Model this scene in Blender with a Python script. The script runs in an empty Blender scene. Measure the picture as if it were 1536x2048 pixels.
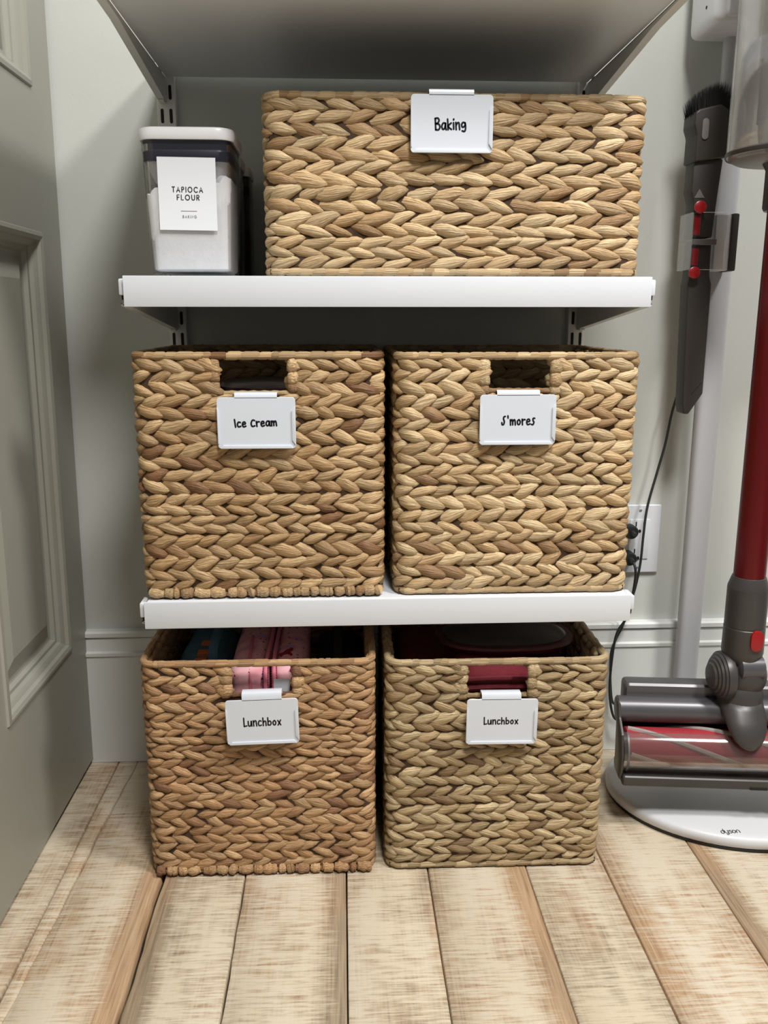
import bpy, bmesh, math, random
from mathutils import Vector, Matrix
R = random.Random(11)
PI = math.pi
sc = bpy.context.scene
COL = sc.collection

# ------------------------------------------------------------------ camera, world, light, exposure
cam_d = bpy.data.cameras.new('camera')
cam = bpy.data.objects.new('camera', cam_d)
COL.objects.link(cam)
cam.location = (-0.059, -1.0165, 0.7234)
cam.rotation_euler = (PI / 2 - 0.2225, 0, -0.0496)
cam_d.sensor_fit = 'VERTICAL'
cam_d.sensor_height = 24.0
cam_d.lens = 24.0 * 1713.16 / 2048.0
cam_d.clip_start = 0.01
sc.camera = cam

world = bpy.data.worlds.new('room_air')
sc.world = world
world.use_nodes = True
bg = world.node_tree.nodes['Background']
bg.inputs[0].default_value = (0.93, 0.97, 1.0, 1)
bg.inputs[1].default_value = 0.13


def lamp(name, loc, size, power, color):
    l = bpy.data.lights.new(name, 'AREA')
    l.shape = 'DISK'
    l.size = size
    l.energy = power
    l.color = color
    o = bpy.data.objects.new(name, l)
    COL.objects.link(o)
    o.location = loc
    return o


lamp('ceiling_lamp', (0.25, -1.15, 2.40), 0.42, 38.0, (1.0, 0.985, 0.965))
lamp('ceiling_lamp', (1.10, -0.75, 2.40), 0.36, 40.0, (1.0, 0.985, 0.965))
vs = sc.view_settings
vs.view_transform = 'Standard'
vs.look = 'None'
vs.exposure = 0.35
vs.gamma = 1.0
vs.use_curve_mapping = False


# ------------------------------------------------------------------ material helpers
class NT:
    def __init__(self, name):
        self.m = bpy.data.materials.new(name)
        self.m.use_nodes = True
        self.t = self.m.node_tree
        self.n = self.t.nodes
        self.b = self.n['Principled BSDF']
        self.out = self.n['Material Output']

    def node(self, typ, **kw):
        nd = self.n.new(typ)
        for k, v in kw.items():
            setattr(nd, k, v)
        return nd

    def link(self, a, b):
        self.t.links.new(a, b)

    def math(self, op, a, b=None, clamp=False):
        nd = self.node('ShaderNodeMath', operation=op)
        nd.use_clamp = clamp
        for i, v in enumerate((a, b)):
            if v is None:
                continue
            if isinstance(v, (int, float)):
                nd.inputs[i].default_value = v
            else:
                self.link(v, nd.inputs[i])
        return nd.outputs[0]

    def ramp(self, fac, stops, interp='LINEAR'):
        nd = self.node('ShaderNodeValToRGB')
        cr = nd.color_ramp
        cr.interpolation = interp
        while len(cr.elements) < len(stops):
            cr.elements.new(0.5)
        for e, (p, c) in zip(cr.elements, stops):
            e.position = p
            e.color = (c[0], c[1], c[2], 1)
        self.link(fac, nd.inputs[0])
        return nd.outputs[0]

    def mix(self, fac, a, b, mode='MIX'):
        nd = self.node('ShaderNodeMix', data_type='RGBA', blend_type=mode)
        for sock, v in ((nd.inputs[0], fac), (nd.inputs[6], a), (nd.inputs[7], b)):
            if isinstance(v, (int, float)):
                sock.default_value = v
            elif isinstance(v, tuple):
                sock.default_value = (v[0], v[1], v[2], 1)
            else:
                self.link(v, sock)
        return nd.outputs[2]

    def noise(self, vec, scale, detail=3, rough=0.5, dim='3D', w=None):
        nd = self.node('ShaderNodeTexNoise', noise_dimensions=dim)
        nd.inputs['Scale'].default_value = scale
        nd.inputs['Detail'].default_value = detail
        nd.inputs['Roughness'].default_value = rough
        if vec is not None:
            self.link(vec, nd.inputs['Vector'])
        if w is not None:
            self.link(w, nd.inputs['W'])
        return nd.outputs[0]

    def mapping(self, vec, scale):
        nd = self.node('ShaderNodeMapping')
        self.link(vec, nd.inputs[0])
        nd.inputs['Scale'].default_value = scale
        return nd.outputs[0]

    def bump(self, h, strength, dist):
        nd = self.node('ShaderNodeBump')
        nd.inputs['Strength'].default_value = strength
        nd.inputs['Distance'].default_value = dist
        self.link(h, nd.inputs['Height'])
        self.link(nd.outputs[0], self.b.inputs['Normal'])


def s2l(c):
    return tuple((v / 255 / 12.92 if v / 255 <= 0.04045 else ((v / 255 + 0.055) / 1.055) ** 2.4) for v in c)


def plain(name, rgb, rough=0.5, metal=0.0, var=0.06, scale=40, bump=0.0, bscale=300, spec=0.5, coat=0.0):
    k = NT(name)
    c = s2l(rgb)
    tc = k.node('ShaderNodeTexCoord')
    n = k.noise(tc.outputs['Object'], scale, 4)
    lo = tuple(v * (1 - var) for v in c)
    hi = tuple(min(1, v * (1 + var)) for v in c)
    col = k.ramp(n, [(0.3, lo), (0.7, hi)])
    k.link(col, k.b.inputs['Base Color'])
    k.b.inputs['Roughness'].default_value = rough
    k.b.inputs['Metallic'].default_value = metal
    k.b.inputs['Specular IOR Level'].default_value = spec
    k.b.inputs['Coat Weight'].default_value = coat
    if bump:
        k.bump(k.noise(tc.outputs['Object'], bscale, 3), bump, 0.001)
    return k.m


def clear(name, tint, gloss=0.10, rough=0.03, haze=0.0, hazecol=(0.8, 0.8, 0.8)):
    k = NT(name)
    tr = k.node('ShaderNodeBsdfTransparent')
    tr.inputs[0].default_value = (*tint, 1)
    gl = k.node('ShaderNodeBsdfGlossy')
    gl.inputs['Roughness'].default_value = rough
    gl.inputs[0].default_value = (1, 1, 1, 1)
    lw = k.node('ShaderNodeLayerWeight')
    lw.inputs[0].default_value = 0.35
    f = k.math('MULTIPLY_ADD', lw.outputs['Fresnel'], 0.42)
    f.node.inputs[2].default_value = gloss * 0.4
    mx = k.node('ShaderNodeMixShader')
    k.link(f, mx.inputs[0])
    base = tr.outputs[0]
    if haze:
        df = k.node('ShaderNodeBsdfDiffuse')
        df.inputs[0].default_value = (*hazecol, 1)
        m2 = k.node('ShaderNodeMixShader')
        m2.inputs[0].default_value = haze
        k.link(base, m2.inputs[1])
        k.link(df.outputs[0], m2.inputs[2])
        base = m2.outputs[0]
    k.link(base, mx.inputs[1])
    k.link(gl.outputs[0], mx.inputs[2])
    k.link(mx.outputs[0], k.out.inputs[0])
    return k.m


def straw_mat(name, pale, mid, brown, dark):
    k = NT(name)
    oi = k.node('ShaderNodeObjectInfo')
    at = k.node('ShaderNodeAttribute', attribute_name='rnd')
    r = k.math('FRACT', k.math('ADD', oi.outputs['Random'], at.outputs['Fac']))
    r2 = k.math('FRACT', k.math('MULTIPLY', r, 7.31))
    uv = k.node('ShaderNodeUVMap')
    off = k.node('ShaderNodeCombineXYZ')
    k.link(k.math('MULTIPLY', r, 53.0), off.inputs[0])
    k.link(k.math('MULTIPLY', r, 91.0), off.inputs[1])
    add = k.node('ShaderNodeVectorMath', operation='ADD')
    k.link(uv.outputs[0], add.inputs[0])
    k.link(off.outputs[0], add.inputs[1])
    fib = k.noise(k.mapping(add.outputs[0], (1.6, 26, 1)), 1.0, 3, 0.6)
    blot = k.noise(k.mapping(add.outputs[0], (2.2, 3.0, 1)), 1.0, 3)
    base = k.ramp(r, [(0.0, brown), (0.05, brown), (0.14, mid), (0.45, mid), (0.75, pale), (1.0, pale)])
    c1 = k.mix(k.math('MULTIPLY', k.math('SUBTRACT', fib, 0.38), 2.6, True), dark, base)
    c1 = k.mix(0.62, base, c1)
    bl = k.math('MULTIPLY', k.math('SUBTRACT', blot, 0.54), 4.0, True)
    c2 = k.mix(k.math('MULTIPLY', bl, 0.55), c1, brown)
    hv = k.node('ShaderNodeHueSaturation')
    k.link(k.math('MULTIPLY_ADD', r2, 0.34), hv.inputs['Value'])
    hv.inputs['Value'].links[0].from_node.inputs[2].default_value = 0.82
    k.link(c2, hv.inputs['Color'])
    k.link(hv.outputs[0], k.b.inputs['Base Color'])
    k.b.inputs['Roughness'].default_value = 0.48
    k.b.inputs['Specular IOR Level'].default_value = 0.38
    k.bump(fib, 1.0, 0.0024)
    return k.m


def L(*c):
    return s2l(c)


M = {}
M['wall'] = plain('wall_paint', (196, 198, 192), 0.85, var=0.015, scale=6, bump=0.12, bscale=260)
M['ceiling'] = plain('ceiling_paint', (225, 224, 218), 0.9, var=0.01)
M['trim'] = plain('trim_paint', (214, 216, 212), 0.45, var=0.01, scale=8)
M['door'] = plain('door_paint', (150, 149, 138), 0.42, var=0.015, scale=9)
M['shelf'] = plain('white_shelf', (214, 217, 222), 0.35, var=0.006, scale=20)
M['steel'] = plain('white_steel', (214, 214, 210), 0.4, var=0.01)
M['slot'] = plain('slot_dark', (16, 15, 14), 0.8)  # near-black: shade inside openings put into the colour; clip feet share it
M['tag'] = plain('tag_metal', (212, 217, 225), 0.28, var=0.005, coat=0.2)
M['ink'] = plain('marker_ink', (8, 9, 20), 0.4)
M['ink2'] = plain('print_ink', (30, 32, 36), 0.6)
M['ink3'] = plain('print_ink_grey', (120, 122, 126), 0.6)
M['lid'] = plain('lid_white', (240, 240, 244), 0.3, var=0.005)
M['gasket'] = plain('gasket_navy', (34, 32, 50), 0.4)
M['plug_in'] = plain('lid_inner', (205, 203, 206), 0.5, var=0.02)
M['flour'] = plain('flour', (246, 245, 246), 0.95, var=0.02, scale=120, bump=0.5, bscale=160)
M['sticker'] = plain('sticker_paper', (230, 233, 238), 0.6, var=0.004)
M['acrylic'] = clear('clear_acrylic', (0.978, 0.98, 0.984), 0.05)
M['smoke'] = clear('grey_acrylic', (0.62, 0.61, 0.63), 0.12)
M['binclear'] = clear('bin_plastic', (0.86, 0.85, 0.84), 0.16, 0.06, 0.16, (0.62, 0.60, 0.58))
M['window'] = clear('head_window', (0.84, 0.81, 0.80), 0.06, 0.10, 0.05, (0.5, 0.48, 0.46))
M['beans'] = plain('dark_contents', (66, 48, 38), 0.8, var=0.4, scale=160)
M['dkgrey'] = plain('dark_grey_plastic', (60, 57, 56), 0.38, var=0.04)
M['tool'] = plain('tool_plastic', (52, 48, 45), 0.5, var=0.04)
M['mdgrey'] = plain('mid_grey_plastic', (118, 114, 112), 0.4, var=0.03)
M['nickel'] = plain('nickel_plastic', (88, 86, 89), 0.34, 0.35, var=0.03)
M['redmetal'] = plain('red_wand', (96, 8, 14), 0.32, 0.30, var=0.04)
M['red'] = plain('red_plastic', (148, 16, 22), 0.35, var=0.03)
M['roller'] = plain('red_roller', (150, 36, 46), 0.7, var=0.08, scale=90)
M['rollergrey'] = plain('roller_strip', (150, 142, 136), 0.8, var=0.08, scale=90)
M['bristle'] = plain('black_bristle', (10, 10, 10), 0.7, var=0.2)
M['dock'] = plain('dock_white', (205, 205, 207), 0.36, var=0.006)
M['pole'] = plain('pole_grey', (172, 172, 174), 0.4, var=0.008)
M['rubber'] = plain('black_rubber', (22, 23, 24), 0.55)
M['cord'] = plain('cord_green_black', (34, 38, 36), 0.5)
M['outlet'] = plain('outlet_white', (206, 209, 213), 0.4, var=0.005)
M['screw'] = plain('screw_metal', (190, 190, 190), 0.3, 0.6)
M['bluebag'] = plain('blue_fabric', (70, 104, 122), 0.8, var=0.25, scale=30, bump=0.3)
M['orange'] = plain('orange_print', (205, 112, 62), 0.8)
M['navy'] = plain('black_fabric', (22, 24, 30), 0.85, var=0.2, scale=60)
M['zip'] = plain('zip_pink', (205, 118, 132), 0.6)
M['magenta'] = plain('magenta_piping', (150, 40, 88), 0.6)
M['maroon'] = plain('maroon_fabric', (112, 26, 38), 0.75, var=0.12, scale=70, bump=0.3)
M['trayrim'] = plain('tray_rim_maroon', (74, 20, 28), 0.4)
M['darkplastic'] = plain('dark_tray', (58, 50, 48), 0.22, var=0.05)
M['core'] = plain('gap_shade_brown', (66, 46, 28), 0.9, var=0.25, scale=90)  # straw brown darkened to stand for shade between strands; base panel shares it


def pink_mat():
    k = NT('pink_print_fabric')
    tc = k.node('ShaderNodeTexCoord')
    n = k.noise(tc.outputs['Object'], 38, 2)
    col = k.ramp(n, [(0.42, L(232, 176, 182)), (0.58, L(226, 150, 160)), (0.66, L(188, 150, 196)), (0.72, L(150, 160, 205))])
    vo = k.node('ShaderNodeTexVoronoi')
    vo.inputs['Scale'].default_value = 95
    k.link(tc.outputs['Object'], vo.inputs['Vector'])
    d = k.math('LESS_THAN', vo.outputs['Distance'], 0.17)
    c2 = k.mix(d, col, L(84, 66, 108))
    k.link(c2, k.b.inputs['Base Color'])
    k.b.inputs['Roughness'].default_value = 0.55
    return k.m


M['pink'] = pink_mat()

straw = {
    'baking': straw_mat('hyacinth_golden', L(232, 207, 163), L(212, 183, 138), L(176, 142, 100), L(128, 94, 58)),
    'ice': straw_mat('hyacinth_brown', L(222, 190, 142), L(198, 164, 117), L(152, 112, 76), L(100, 68, 42)),
    'smores': straw_mat('hyacinth_pale', L(234, 209, 164), L(214, 184, 138), L(172, 136, 98), L(124, 92, 58)),
    'lunch_a': straw_mat('hyacinth_orange', L(224, 186, 138), L(204, 162, 116), L(158, 116, 84), L(104, 70, 44)),
    'lunch_b': straw_mat('hyacinth_khaki', L(222, 199, 156), L(196, 170, 127), L(156, 128, 92), L(102, 78, 50)),
}


def wood_mat():
    k = NT('whitewashed_plank')
    oi = k.node('ShaderNodeObjectInfo')
    tc = k.node('ShaderNodeTexCoord')
    uv = k.node('ShaderNodeUVMap')
    sx = k.node('ShaderNodeSeparateXYZ')
    k.link(uv.outputs[0], sx.inputs[0])
    off = k.node('ShaderNodeCombineXYZ')
    k.link(k.math('MULTIPLY', oi.outputs['Random'], 31.0), off.inputs[1])
    k.link(k.math('MULTIPLY', oi.outputs['Random'], 17.0), off.inputs[0])
    va = k.node('ShaderNodeVectorMath', operation='ADD')
    k.link(tc.outputs['Object'], va.inputs[0])
    k.link(off.outputs[0], va.inputs[1])
    v = va.outputs[0]
    saw = k.noise(k.mapping(v, (26, 330, 1)), 1.0, 3, 0.65)
    saw2 = k.noise(k.mapping(v, (9, 150, 1)), 1.0, 2, 0.6)
    grain = k.noise(k.mapping(v, (320, 9, 1)), 1.0, 4, 0.6)
    big = k.noise(k.mapping(v, (17, 5.5, 1)), 1.0, 4, 0.55)
    big2 = k.noise(k.mapping(v, (11, 3.0, 1)), 1.0, 2, 0.5)
    wood = k.ramp(grain, [(0.3, L(140, 111, 84)), (0.5, L(174, 143, 111)), (0.7, L(190, 162, 130))])
    grey = k.ramp(grain, [(0.3, L(122, 107, 88)), (0.6, L(160, 142, 118))])
    gsel = k.math('ADD', k.math('MULTIPLY', k.math('SUBTRACT', big2, 0.5), 4.0), oi.outputs['Alpha'], True)
    wood = k.mix(gsel, wood, grey)
    paint = k.ramp(big2, [(0.3, L(210, 201, 182)), (0.7, L(205, 190, 164))])
    edge = k.math('ABSOLUTE', k.math('SUBTRACT', sx.outputs[0], 0.5))
    nz = k.math('MULTIPLY', k.math('SUBTRACT', big, 0.5), 0.85)
    nz2 = k.math('MULTIPLY', k.math('SUBTRACT', saw2, 0.5), 0.35)
    edge = k.math('ADD', k.math('ADD', edge, nz), nz2)
    edge = k.math('MULTIPLY', k.math('SUBTRACT', edge, 0.20), 2.0, True)
    eside = k.math('GREATER_THAN', sx.outputs[0], 0.5)
    oc = k.node('ShaderNodeSeparateColor')
    k.link(oi.outputs['Color'], oc.inputs[0])
    mxw = k.node('ShaderNodeMix', data_type='FLOAT')
    k.link(eside, mxw.inputs[0])
    k.link(oc.outputs[0], mxw.inputs[2])
    k.link(oc.outputs[1], mxw.inputs[3])
    e2 = k.math('MULTIPLY', edge, mxw.outputs[0])
    mk = k.math('ADD', k.math('MULTIPLY', big, 1.5), k.math('MULTIPLY', saw, 1.25))
    mk = k.math('ADD', mk, k.math('MULTIPLY', saw2, 0.75))
    mk = k.math('SUBTRACT', mk, k.math('MULTIPLY', e2, 1.3))
    mask = k.math('MULTIPLY', k.math('SUBTRACT', mk, 1.40), 2.4, True)
    mask = k.math('MULTIPLY', mask, 0.90)
    c = k.mix(mask, wood, paint)
    hv = k.node('ShaderNodeHueSaturation')
    vv = k.math('MULTIPLY_ADD', oi.outputs['Random'], 0.12)
    vv.node.inputs[2].default_value = 0.92
    k.link(vv, hv.inputs['Value'])
    k.link(c, hv.inputs['Color'])
    k.link(hv.outputs[0], k.b.inputs['Base Color'])
    k.b.inputs['Roughness'].default_value = 0.55
    k.b.inputs['Specular IOR Level'].default_value = 0.35
    h = k.math('ADD', k.math('MULTIPLY', saw, 0.6), k.math('MULTIPLY', grain, 0.4))
    k.bump(h, 0.45, 0.0016)
    return k.m


M['plank'] = wood_mat()
M['subfloor'] = plain('subfloor', (40, 32, 26), 0.9)


# ------------------------------------------------------------------ geometry helpers
class MB:
    """collects shapes; build() links them as one mesh object"""

    def __init__(self):
        self.v = []
        self.f = []
        self.uv = []      # per face list of uv or None
        self.rnd = []     # per face
        self.cur = 0.0

    def add(self, verts, faces, uvs=None, rnd=None):
        o = len(self.v)
        self.v.extend(verts)
        for i, f in enumerate(faces):
            self.f.append([a + o for a in f])
            self.uv.append(uvs[i] if uvs else None)
            self.rnd.append(self.cur if rnd is None else rnd)
        return self

    def bm(self, b, mat=None):
        if mat is not None:
            b.transform(mat)
        b.verts.index_update()
        self.add([tuple(x.co) for x in b.verts], [[x.index for x in f.verts] for f in b.faces])
        b.free()
        return self

    def box(self, x0, x1, y0, y1, z0, z1, bev=0.0, seg=2):
        b = bmesh.new()
        bmesh.ops.create_cube(b, size=1)
        b.transform(Matrix.Translation(((x0 + x1) / 2, (y0 + y1) / 2, (z0 + z1) / 2)) @ Matrix.Diagonal((x1 - x0, y1 - y0, z1 - z0, 1)))
        if bev:
            bmesh.ops.bevel(b, geom=b.edges[:], offset=bev, segments=seg, profile=0.6, affect='EDGES', clamp_overlap=True)
        return self.bm(b)

    def prism(self, pts, y0, y1, bev=0.0, seg=2, axis='y'):
        """outline (a,b) extruded; axis y: a=x,b=z; axis x: a=y,b=z; axis z: a=x,b=y"""
        b = bmesh.new()
        put = {'y': lambda a, c, t: (a, t, c), 'x': lambda a, c, t: (t, a, c), 'z': lambda a, c, t: (a, c, t)}[axis]
        vs_ = [b.verts.new(put(p[0], p[1], y0)) for p in pts]
        f = b.faces.new(vs_)
        r = bmesh.ops.extrude_face_region(b, geom=[f])
        d = Vector(put(0, 0, y1 - y0))
        bmesh.ops.translate(b, vec=d, verts=[g for g in r['geom'] if isinstance(g, bmesh.types.BMVert)])
        bmesh.ops.recalc_face_normals(b, faces=b.faces[:])
        if bev:
            bmesh.ops.bevel(b, geom=b.edges[:], offset=bev, segments=seg, profile=0.6, affect='EDGES', clamp_overlap=True)
        return self.bm(b)

    def tube(self, pts, r, n=10, cap=True, sq=None, closed=False):
        """tube along 3D points; r number or list; sq=(a,b) squash of the frame axes"""
        P = [Vector(p) for p in pts]
        m = len(P)
        rr = r if isinstance(r, (list, tuple)) else [r] * m
        up = None
        verts = []
        for i in range(m):
            if closed:
                t = P[(i + 1) % m] - P[i - 1]
            else:
                t = P[min(i + 1, m - 1)] - P[max(i - 1, 0)]
            t.normalize()
            if up is None:
                up = Vector((0, 0, 1)) if abs(t.z) < 0.9 else Vector((0, 1, 0))
            u = (up - t * up.dot(t)).normalized()
            w = t.cross(u)
            up = u
            for k in range(n):
                a = 2 * PI * k / n
                ca, sa = math.cos(a), math.sin(a)
                if sq:
                    ca *= sq[0]
                    sa *= sq[1]
                verts.append(tuple(P[i] + (u * ca + w * sa) * rr[i]))
        faces, uvs = [], []
        for i in range(m if closed else m - 1):
            j = (i + 1) % m
            for k in range(n):
                k2 = (k + 1) % n
                faces.append([i * n + k, i * n + k2, j * n + k2, j * n + k])
                uvs.append([(i / m * 3, k / n), (i / m * 3, (k + 1) / n), ((i + 1) / m * 3, (k + 1) / n), ((i + 1) / m * 3, k / n)])
        if cap and not closed:
            faces.append(list(range(n)))
            faces.append(list(range((m - 1) * n, m * n))[::-1])
            uvs += [None, None]
        return self.add(verts, faces, uvs)

    def lathe(self, prof, n=28, mat=None, cap=True):
        """profile of (r, z) about z"""
        verts, faces = [], []
        for (r, z) in prof:
            for k in range(n):
                a = 2 * PI * k / n
                verts.append(Vector((r * math.cos(a), r * math.sin(a), z)))
        for i in range(len(prof) - 1):
            for k in range(n):
                k2 = (k + 1) % n
                faces.append([i * n + k, i * n + k2, (i + 1) * n + k2, (i + 1) * n + k])
        if cap:
            faces.append(list(range(n))[::-1])
            faces.append(list(range((len(prof) - 1) * n, len(prof) * n)))
        if mat is not None:
            verts = [mat @ v for v in verts]
        return self.add([tuple(v) for v in verts], faces)

    def loft(self, rings, cap=True):
        n = len(rings[0])
        verts = [p for r in rings for p in r]
        faces = []
        for i in range(len(rings) - 1):
            for k in range(n):
                k2 = (k + 1) % n
                faces.append([i * n + k, i * n + k2, (i + 1) * n + k2, (i + 1) * n + k])
        if cap:
            faces.append(list(range(n))[::-1])
            faces.append(list(range((len(rings) - 1) * n, len(rings) * n)))
        return self.add(verts, faces)

    def mesh(self, name, fix=True):
        me = bpy.data.meshes.new(name)
        me.from_pydata(self.v, [], self.f)
        if any(u is not None for u in self.uv):
            ul = me.uv_layers.new(name='UVMap')
            dat = []
            for f, u in zip(self.f, self.uv):
                for q in range(len(f)):
                    dat.extend(u[q] if u else (0.0, 0.0))
            ul.data.foreach_set('uv', dat)
        if any(self.rnd):
            a = me.attributes.new('rnd', 'FLOAT', 'FACE')
            a.data.foreach_set('value', self.rnd)
        me.validate()
        if fix:
            b = bmesh.new()
            b.from_mesh(me)
            bmesh.ops.recalc_face_normals(b, faces=b.faces[:])
            b.to_mesh(me)
            b.free()
        return me

    def build(self, name, mat, parent=None, world=True, sharp=35, fix=True):
        me = self.mesh(name, fix)
        me.polygons.foreach_set('use_smooth', [True] * len(me.polygons))
        me.set_sharp_from_angle(angle=math.radians(sharp))
        me.materials.append(mat)
        o = bpy.data.objects.new(name, me)
        COL.objects.link(o)
        if parent is not None:
            o.parent = parent
            if world:
                p, off = parent, Vector((0, 0, 0))
                while p is not None:
                    off += p.location
                    p = p.parent
                me.transform(Matrix.Translation(-off))
        return o


def tag(o, label=None, cat=None, group=None, kind=None):
    if label:
        o['label'] = label
    if cat:
        o['category'] = cat
    if group:
        o['group'] = group
    if kind:
        o['kind'] = kind
    return o


def thing(name, loc, label, cat, group=None, rz=0.0):
    o = bpy.data.objects.new(name, None)
    COL.objects.link(o)
    o.empty_display_size = 0.05
    o.location = loc
    o.rotation_euler = (0, 0, rz)
    return tag(o, label, cat, group)


def rrect(x0, x1, y0, y1, r, n=5):
    pts = []
    for cx, cy, a0 in ((x1 - r, y0 + r, -90), (x1 - r, y1 - r, 0), (x0 + r, y1 - r, 90), (x0 + r, y0 + r, 180)):
        for i in range(n + 1):
            a = math.radians(a0 + 90 * i / n)
            pts.append((cx + r * math.cos(a), cy + r * math.sin(a)))
    return pts


def capsule2d(cx, cz, w, h, n=10):
    r = w / 2
    pts = []
    for i in range(n + 1):
        a = PI * i / n
        pts.append((cx + r * math.cos(a), cz + h / 2 - r + r * math.sin(a)))
    for i in range(n + 1):
        a = PI + PI * i / n
        pts.append((cx + r * math.cos(a), cz - h / 2 + r + r * math.sin(a)))
    return pts


def smooth_path(pts, n=8, closed=False):
    """Catmull-Rom"""
    P = [Vector(p) for p in pts]
    out = []
    m = len(P)
    for i in range(m if closed else m - 1):
        if closed:
            p0, p1, p2, p3 = P[i - 1], P[i], P[(i + 1) % m], P[(i + 2) % m]
        else:
            p0, p1, p2, p3 = P[max(i - 1, 0)], P[i], P[i + 1], P[min(i + 2, m - 1)]
        for k in range(n):
            t = k / n
            out.append(0.5 * ((2 * p1) + (p2 - p0) * t + (2 * p0 - 5 * p1 + 4 * p2 - p3) * t * t + (3 * p1 - p0 - 3 * p2 + p3) * t ** 3))
    if not closed:
        out.append(P[-1])
    return out


# ------------------------------------------------------------------ setting
WY = 0.325
w = MB().box(-1.4, 1.8, WY, WY + 0.1, 0, 2.45).build('wall_back', M['wall'])
tag(w, 'pale grey painted back wall behind the shelves', kind='structure')
c = MB().box(-1.4, 1.8, -1.9, WY + 0.1, 2.45, 2.55).build('ceiling', M['ceiling'])
tag(c, 'plain white ceiling', kind='structure')

floor = MB().box(-1.4, 1.8, -1.9, WY + 0.1, -0.06, -0.014).build('floor', M['subfloor'])
tag(floor, 'rustic whitewashed wood plank floor', kind='structure')
edges = [-1.16, -1.02, -0.80, -0.68, -0.565, -0.437, -0.304, -0.1934, -0.059, 0.0503, 0.1832, 0.2902, 0.4236, 0.532, 0.664, 0.775, 0.905, 1.02, 1.15]


def plank(x0, x1, gapl, gapr, rough_l, rough_r, split=None):
    n = 90
    ya, yb = -1.85, WY - 0.001
    z1 = R.uniform(-0.0012, 0.0)
    rl, rr2 = random.Random(int(x0 * 9999)), random.Random(int(x1 * 9999) + 7)

    def edge_line(x, amp, rg, sgn):
        out, cur = [], 0.0
        for i in range(n + 1):
            cur = cur * 0.75 + rg.uniform(-1, 1) * amp
            out.append(x + cur)
        return out
    el = edge_line(x0 + gapl, rough_l, rl, 1)
    er = edge_line(x1 - gapr, rough_r, rr2, -1)
    mb = MB()

    def strip(a, b, ua, ub):
        verts, faces, uvs = [], [], []
        for i in range(n + 1):
            y = ya + (yb - ya) * i / n
            h = (b[i] - a[i])
            bv = min(0.0012, h * 0.2)
            verts += [(a[i], y, -0.02), (a[i], y, z1 - 0.0012), (a[i] + bv, y, z1), (b[i] - bv, y, z1), (b[i], y, z1 - 0.0012), (b[i], y, -0.02)]
        us = [ua, ua, ua, ub, ub, ub]
        for i in range(n):
            for k in range(5):
                p = i * 6 + k
                faces.append([p, p + 1, p + 7, p + 6])
                t0, t1 = i / n, (i + 1) / n
                uvs.append([(us[k], t0), (us[k + 1], t0), (us[k + 1], t1), (us[k], t1)])
        mb.add(verts, faces, uvs)
    if split:
        cl, cr = [], []
        rs = random.Random(5)
        j = 0
        for i in range(n + 1):
            y = ya + (yb - ya) * i / n
            j = j * 0.6 + rs.uniform(-1, 1) * 0.0016
            xs = split + (y - 0.1) * 0.030 + j
            g = max(0.00005, 0.0024 * (1 - abs(y - 0.10) / 0.26)) * (0.5 + rs.random())
            cl.append(xs - g / 2)
            cr.append(xs + g / 2)
        um = (split - x0) / (x1 - x0)
        strip(el, cl, 0.0, um)
        strip(cr, er, um, 1.0)
    else:
        strip(el, er, 0, 1)
    return mb.build('plank', M['plank'], floor, sharp=50, fix=True)


for i in range(len(edges) - 1):
    a, b = edges[i], edges[i + 1]
    rl = 0.0016 if abs(a + 0.304) < 1e-6 else (0.0007 if abs(a + 0.1934) < 1e-6 else 0.00012)
    rr_ = 0.0012 if abs(b + 0.304) < 1e-6 else (0.0005 if abs(b + 0.1934) < 1e-6 else 0.00012)
    gl = 0.0022 if abs(a + 0.304) < 1e-6 else 0.0009
    pk = plank(a, b, gl, 0.0009, rl, rr_, split=-0.413 if abs(a + 0.437) < 1e-6 else None)
    # how much bare wood shows at the left and right edge, and how grey it is
    wl_, wr_, gy = {5: (0.1, 1.0, 0.1), 6: (0.9, 0.2, 0.7), 7: (0.2, 0.7, 0.5), 8: (0.1, 0.2, 0.5), 9: (0.3, 0.9, 0.2), 10: (0.2, 0.3, 0.4), 11: (0.5, 0.2, 0.2), 12: (1.0, 0.3, 0.2)}.get(i, (0.3, 0.3, 0.5))
    pk.color = (wl_, wr_, 0, gy)

# baseboard: one moulded run along the back wall
prof = [(0, 0), (0.016, 0), (0.016, 0.186), (0.0185, 0.1885), (0.0185, 0.1935), (0.0135, 0.1955), (0.0125, 0.2165), (0.0105, 0.2175),
        (0.0105, 0.2190), (0.0155, 0.2200), (0.0155, 0.2265), (0.013, 0.2295), (0, 0.2295)]
bb = MB().prism([(WY - d, z) for d, z in prof], -0.62, 1.5, axis='x').build('baseboard_back', M['trim'], sharp=25)
tag(bb, 'tall white moulded baseboard along the back wall', kind='structure')

# ------------------------------------------------------------------ door
door = bpy.data.objects.new('door_1', None)
COL.objects.link(door)
door.location = (-0.479, 0.318, 0.008)
door.rotation_euler = (0, 0.0135, 0)
tag(door, 'grey painted panelled door standing open at the left', kind='structure')
DT = 0.036
Y1, Y0 = 0.0, -0.80


def door_piece(name, y0, y1, z0, z1):
    return MB().box(-DT, 0, y0, y1, z0, z1).build(name, M['door'], door, world=False)


cols = [(-0.338, -0.083), (-0.69, -0.435)]
rows_ = [(0.2215, 0.830), (1.014, 1.86)]
for a, b in ((-0.083, 0.0), (-0.435, -0.338), (Y0, -0.69)):
    door_piece('stile', a, b, 0, 2.02)
for (a, b) in cols:
    for z0, z1 in ((0, 0.2215), (0.830, 1.014), (1.86, 2.02)):
        door_piece('rail', a, b, z0, z1)


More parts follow.
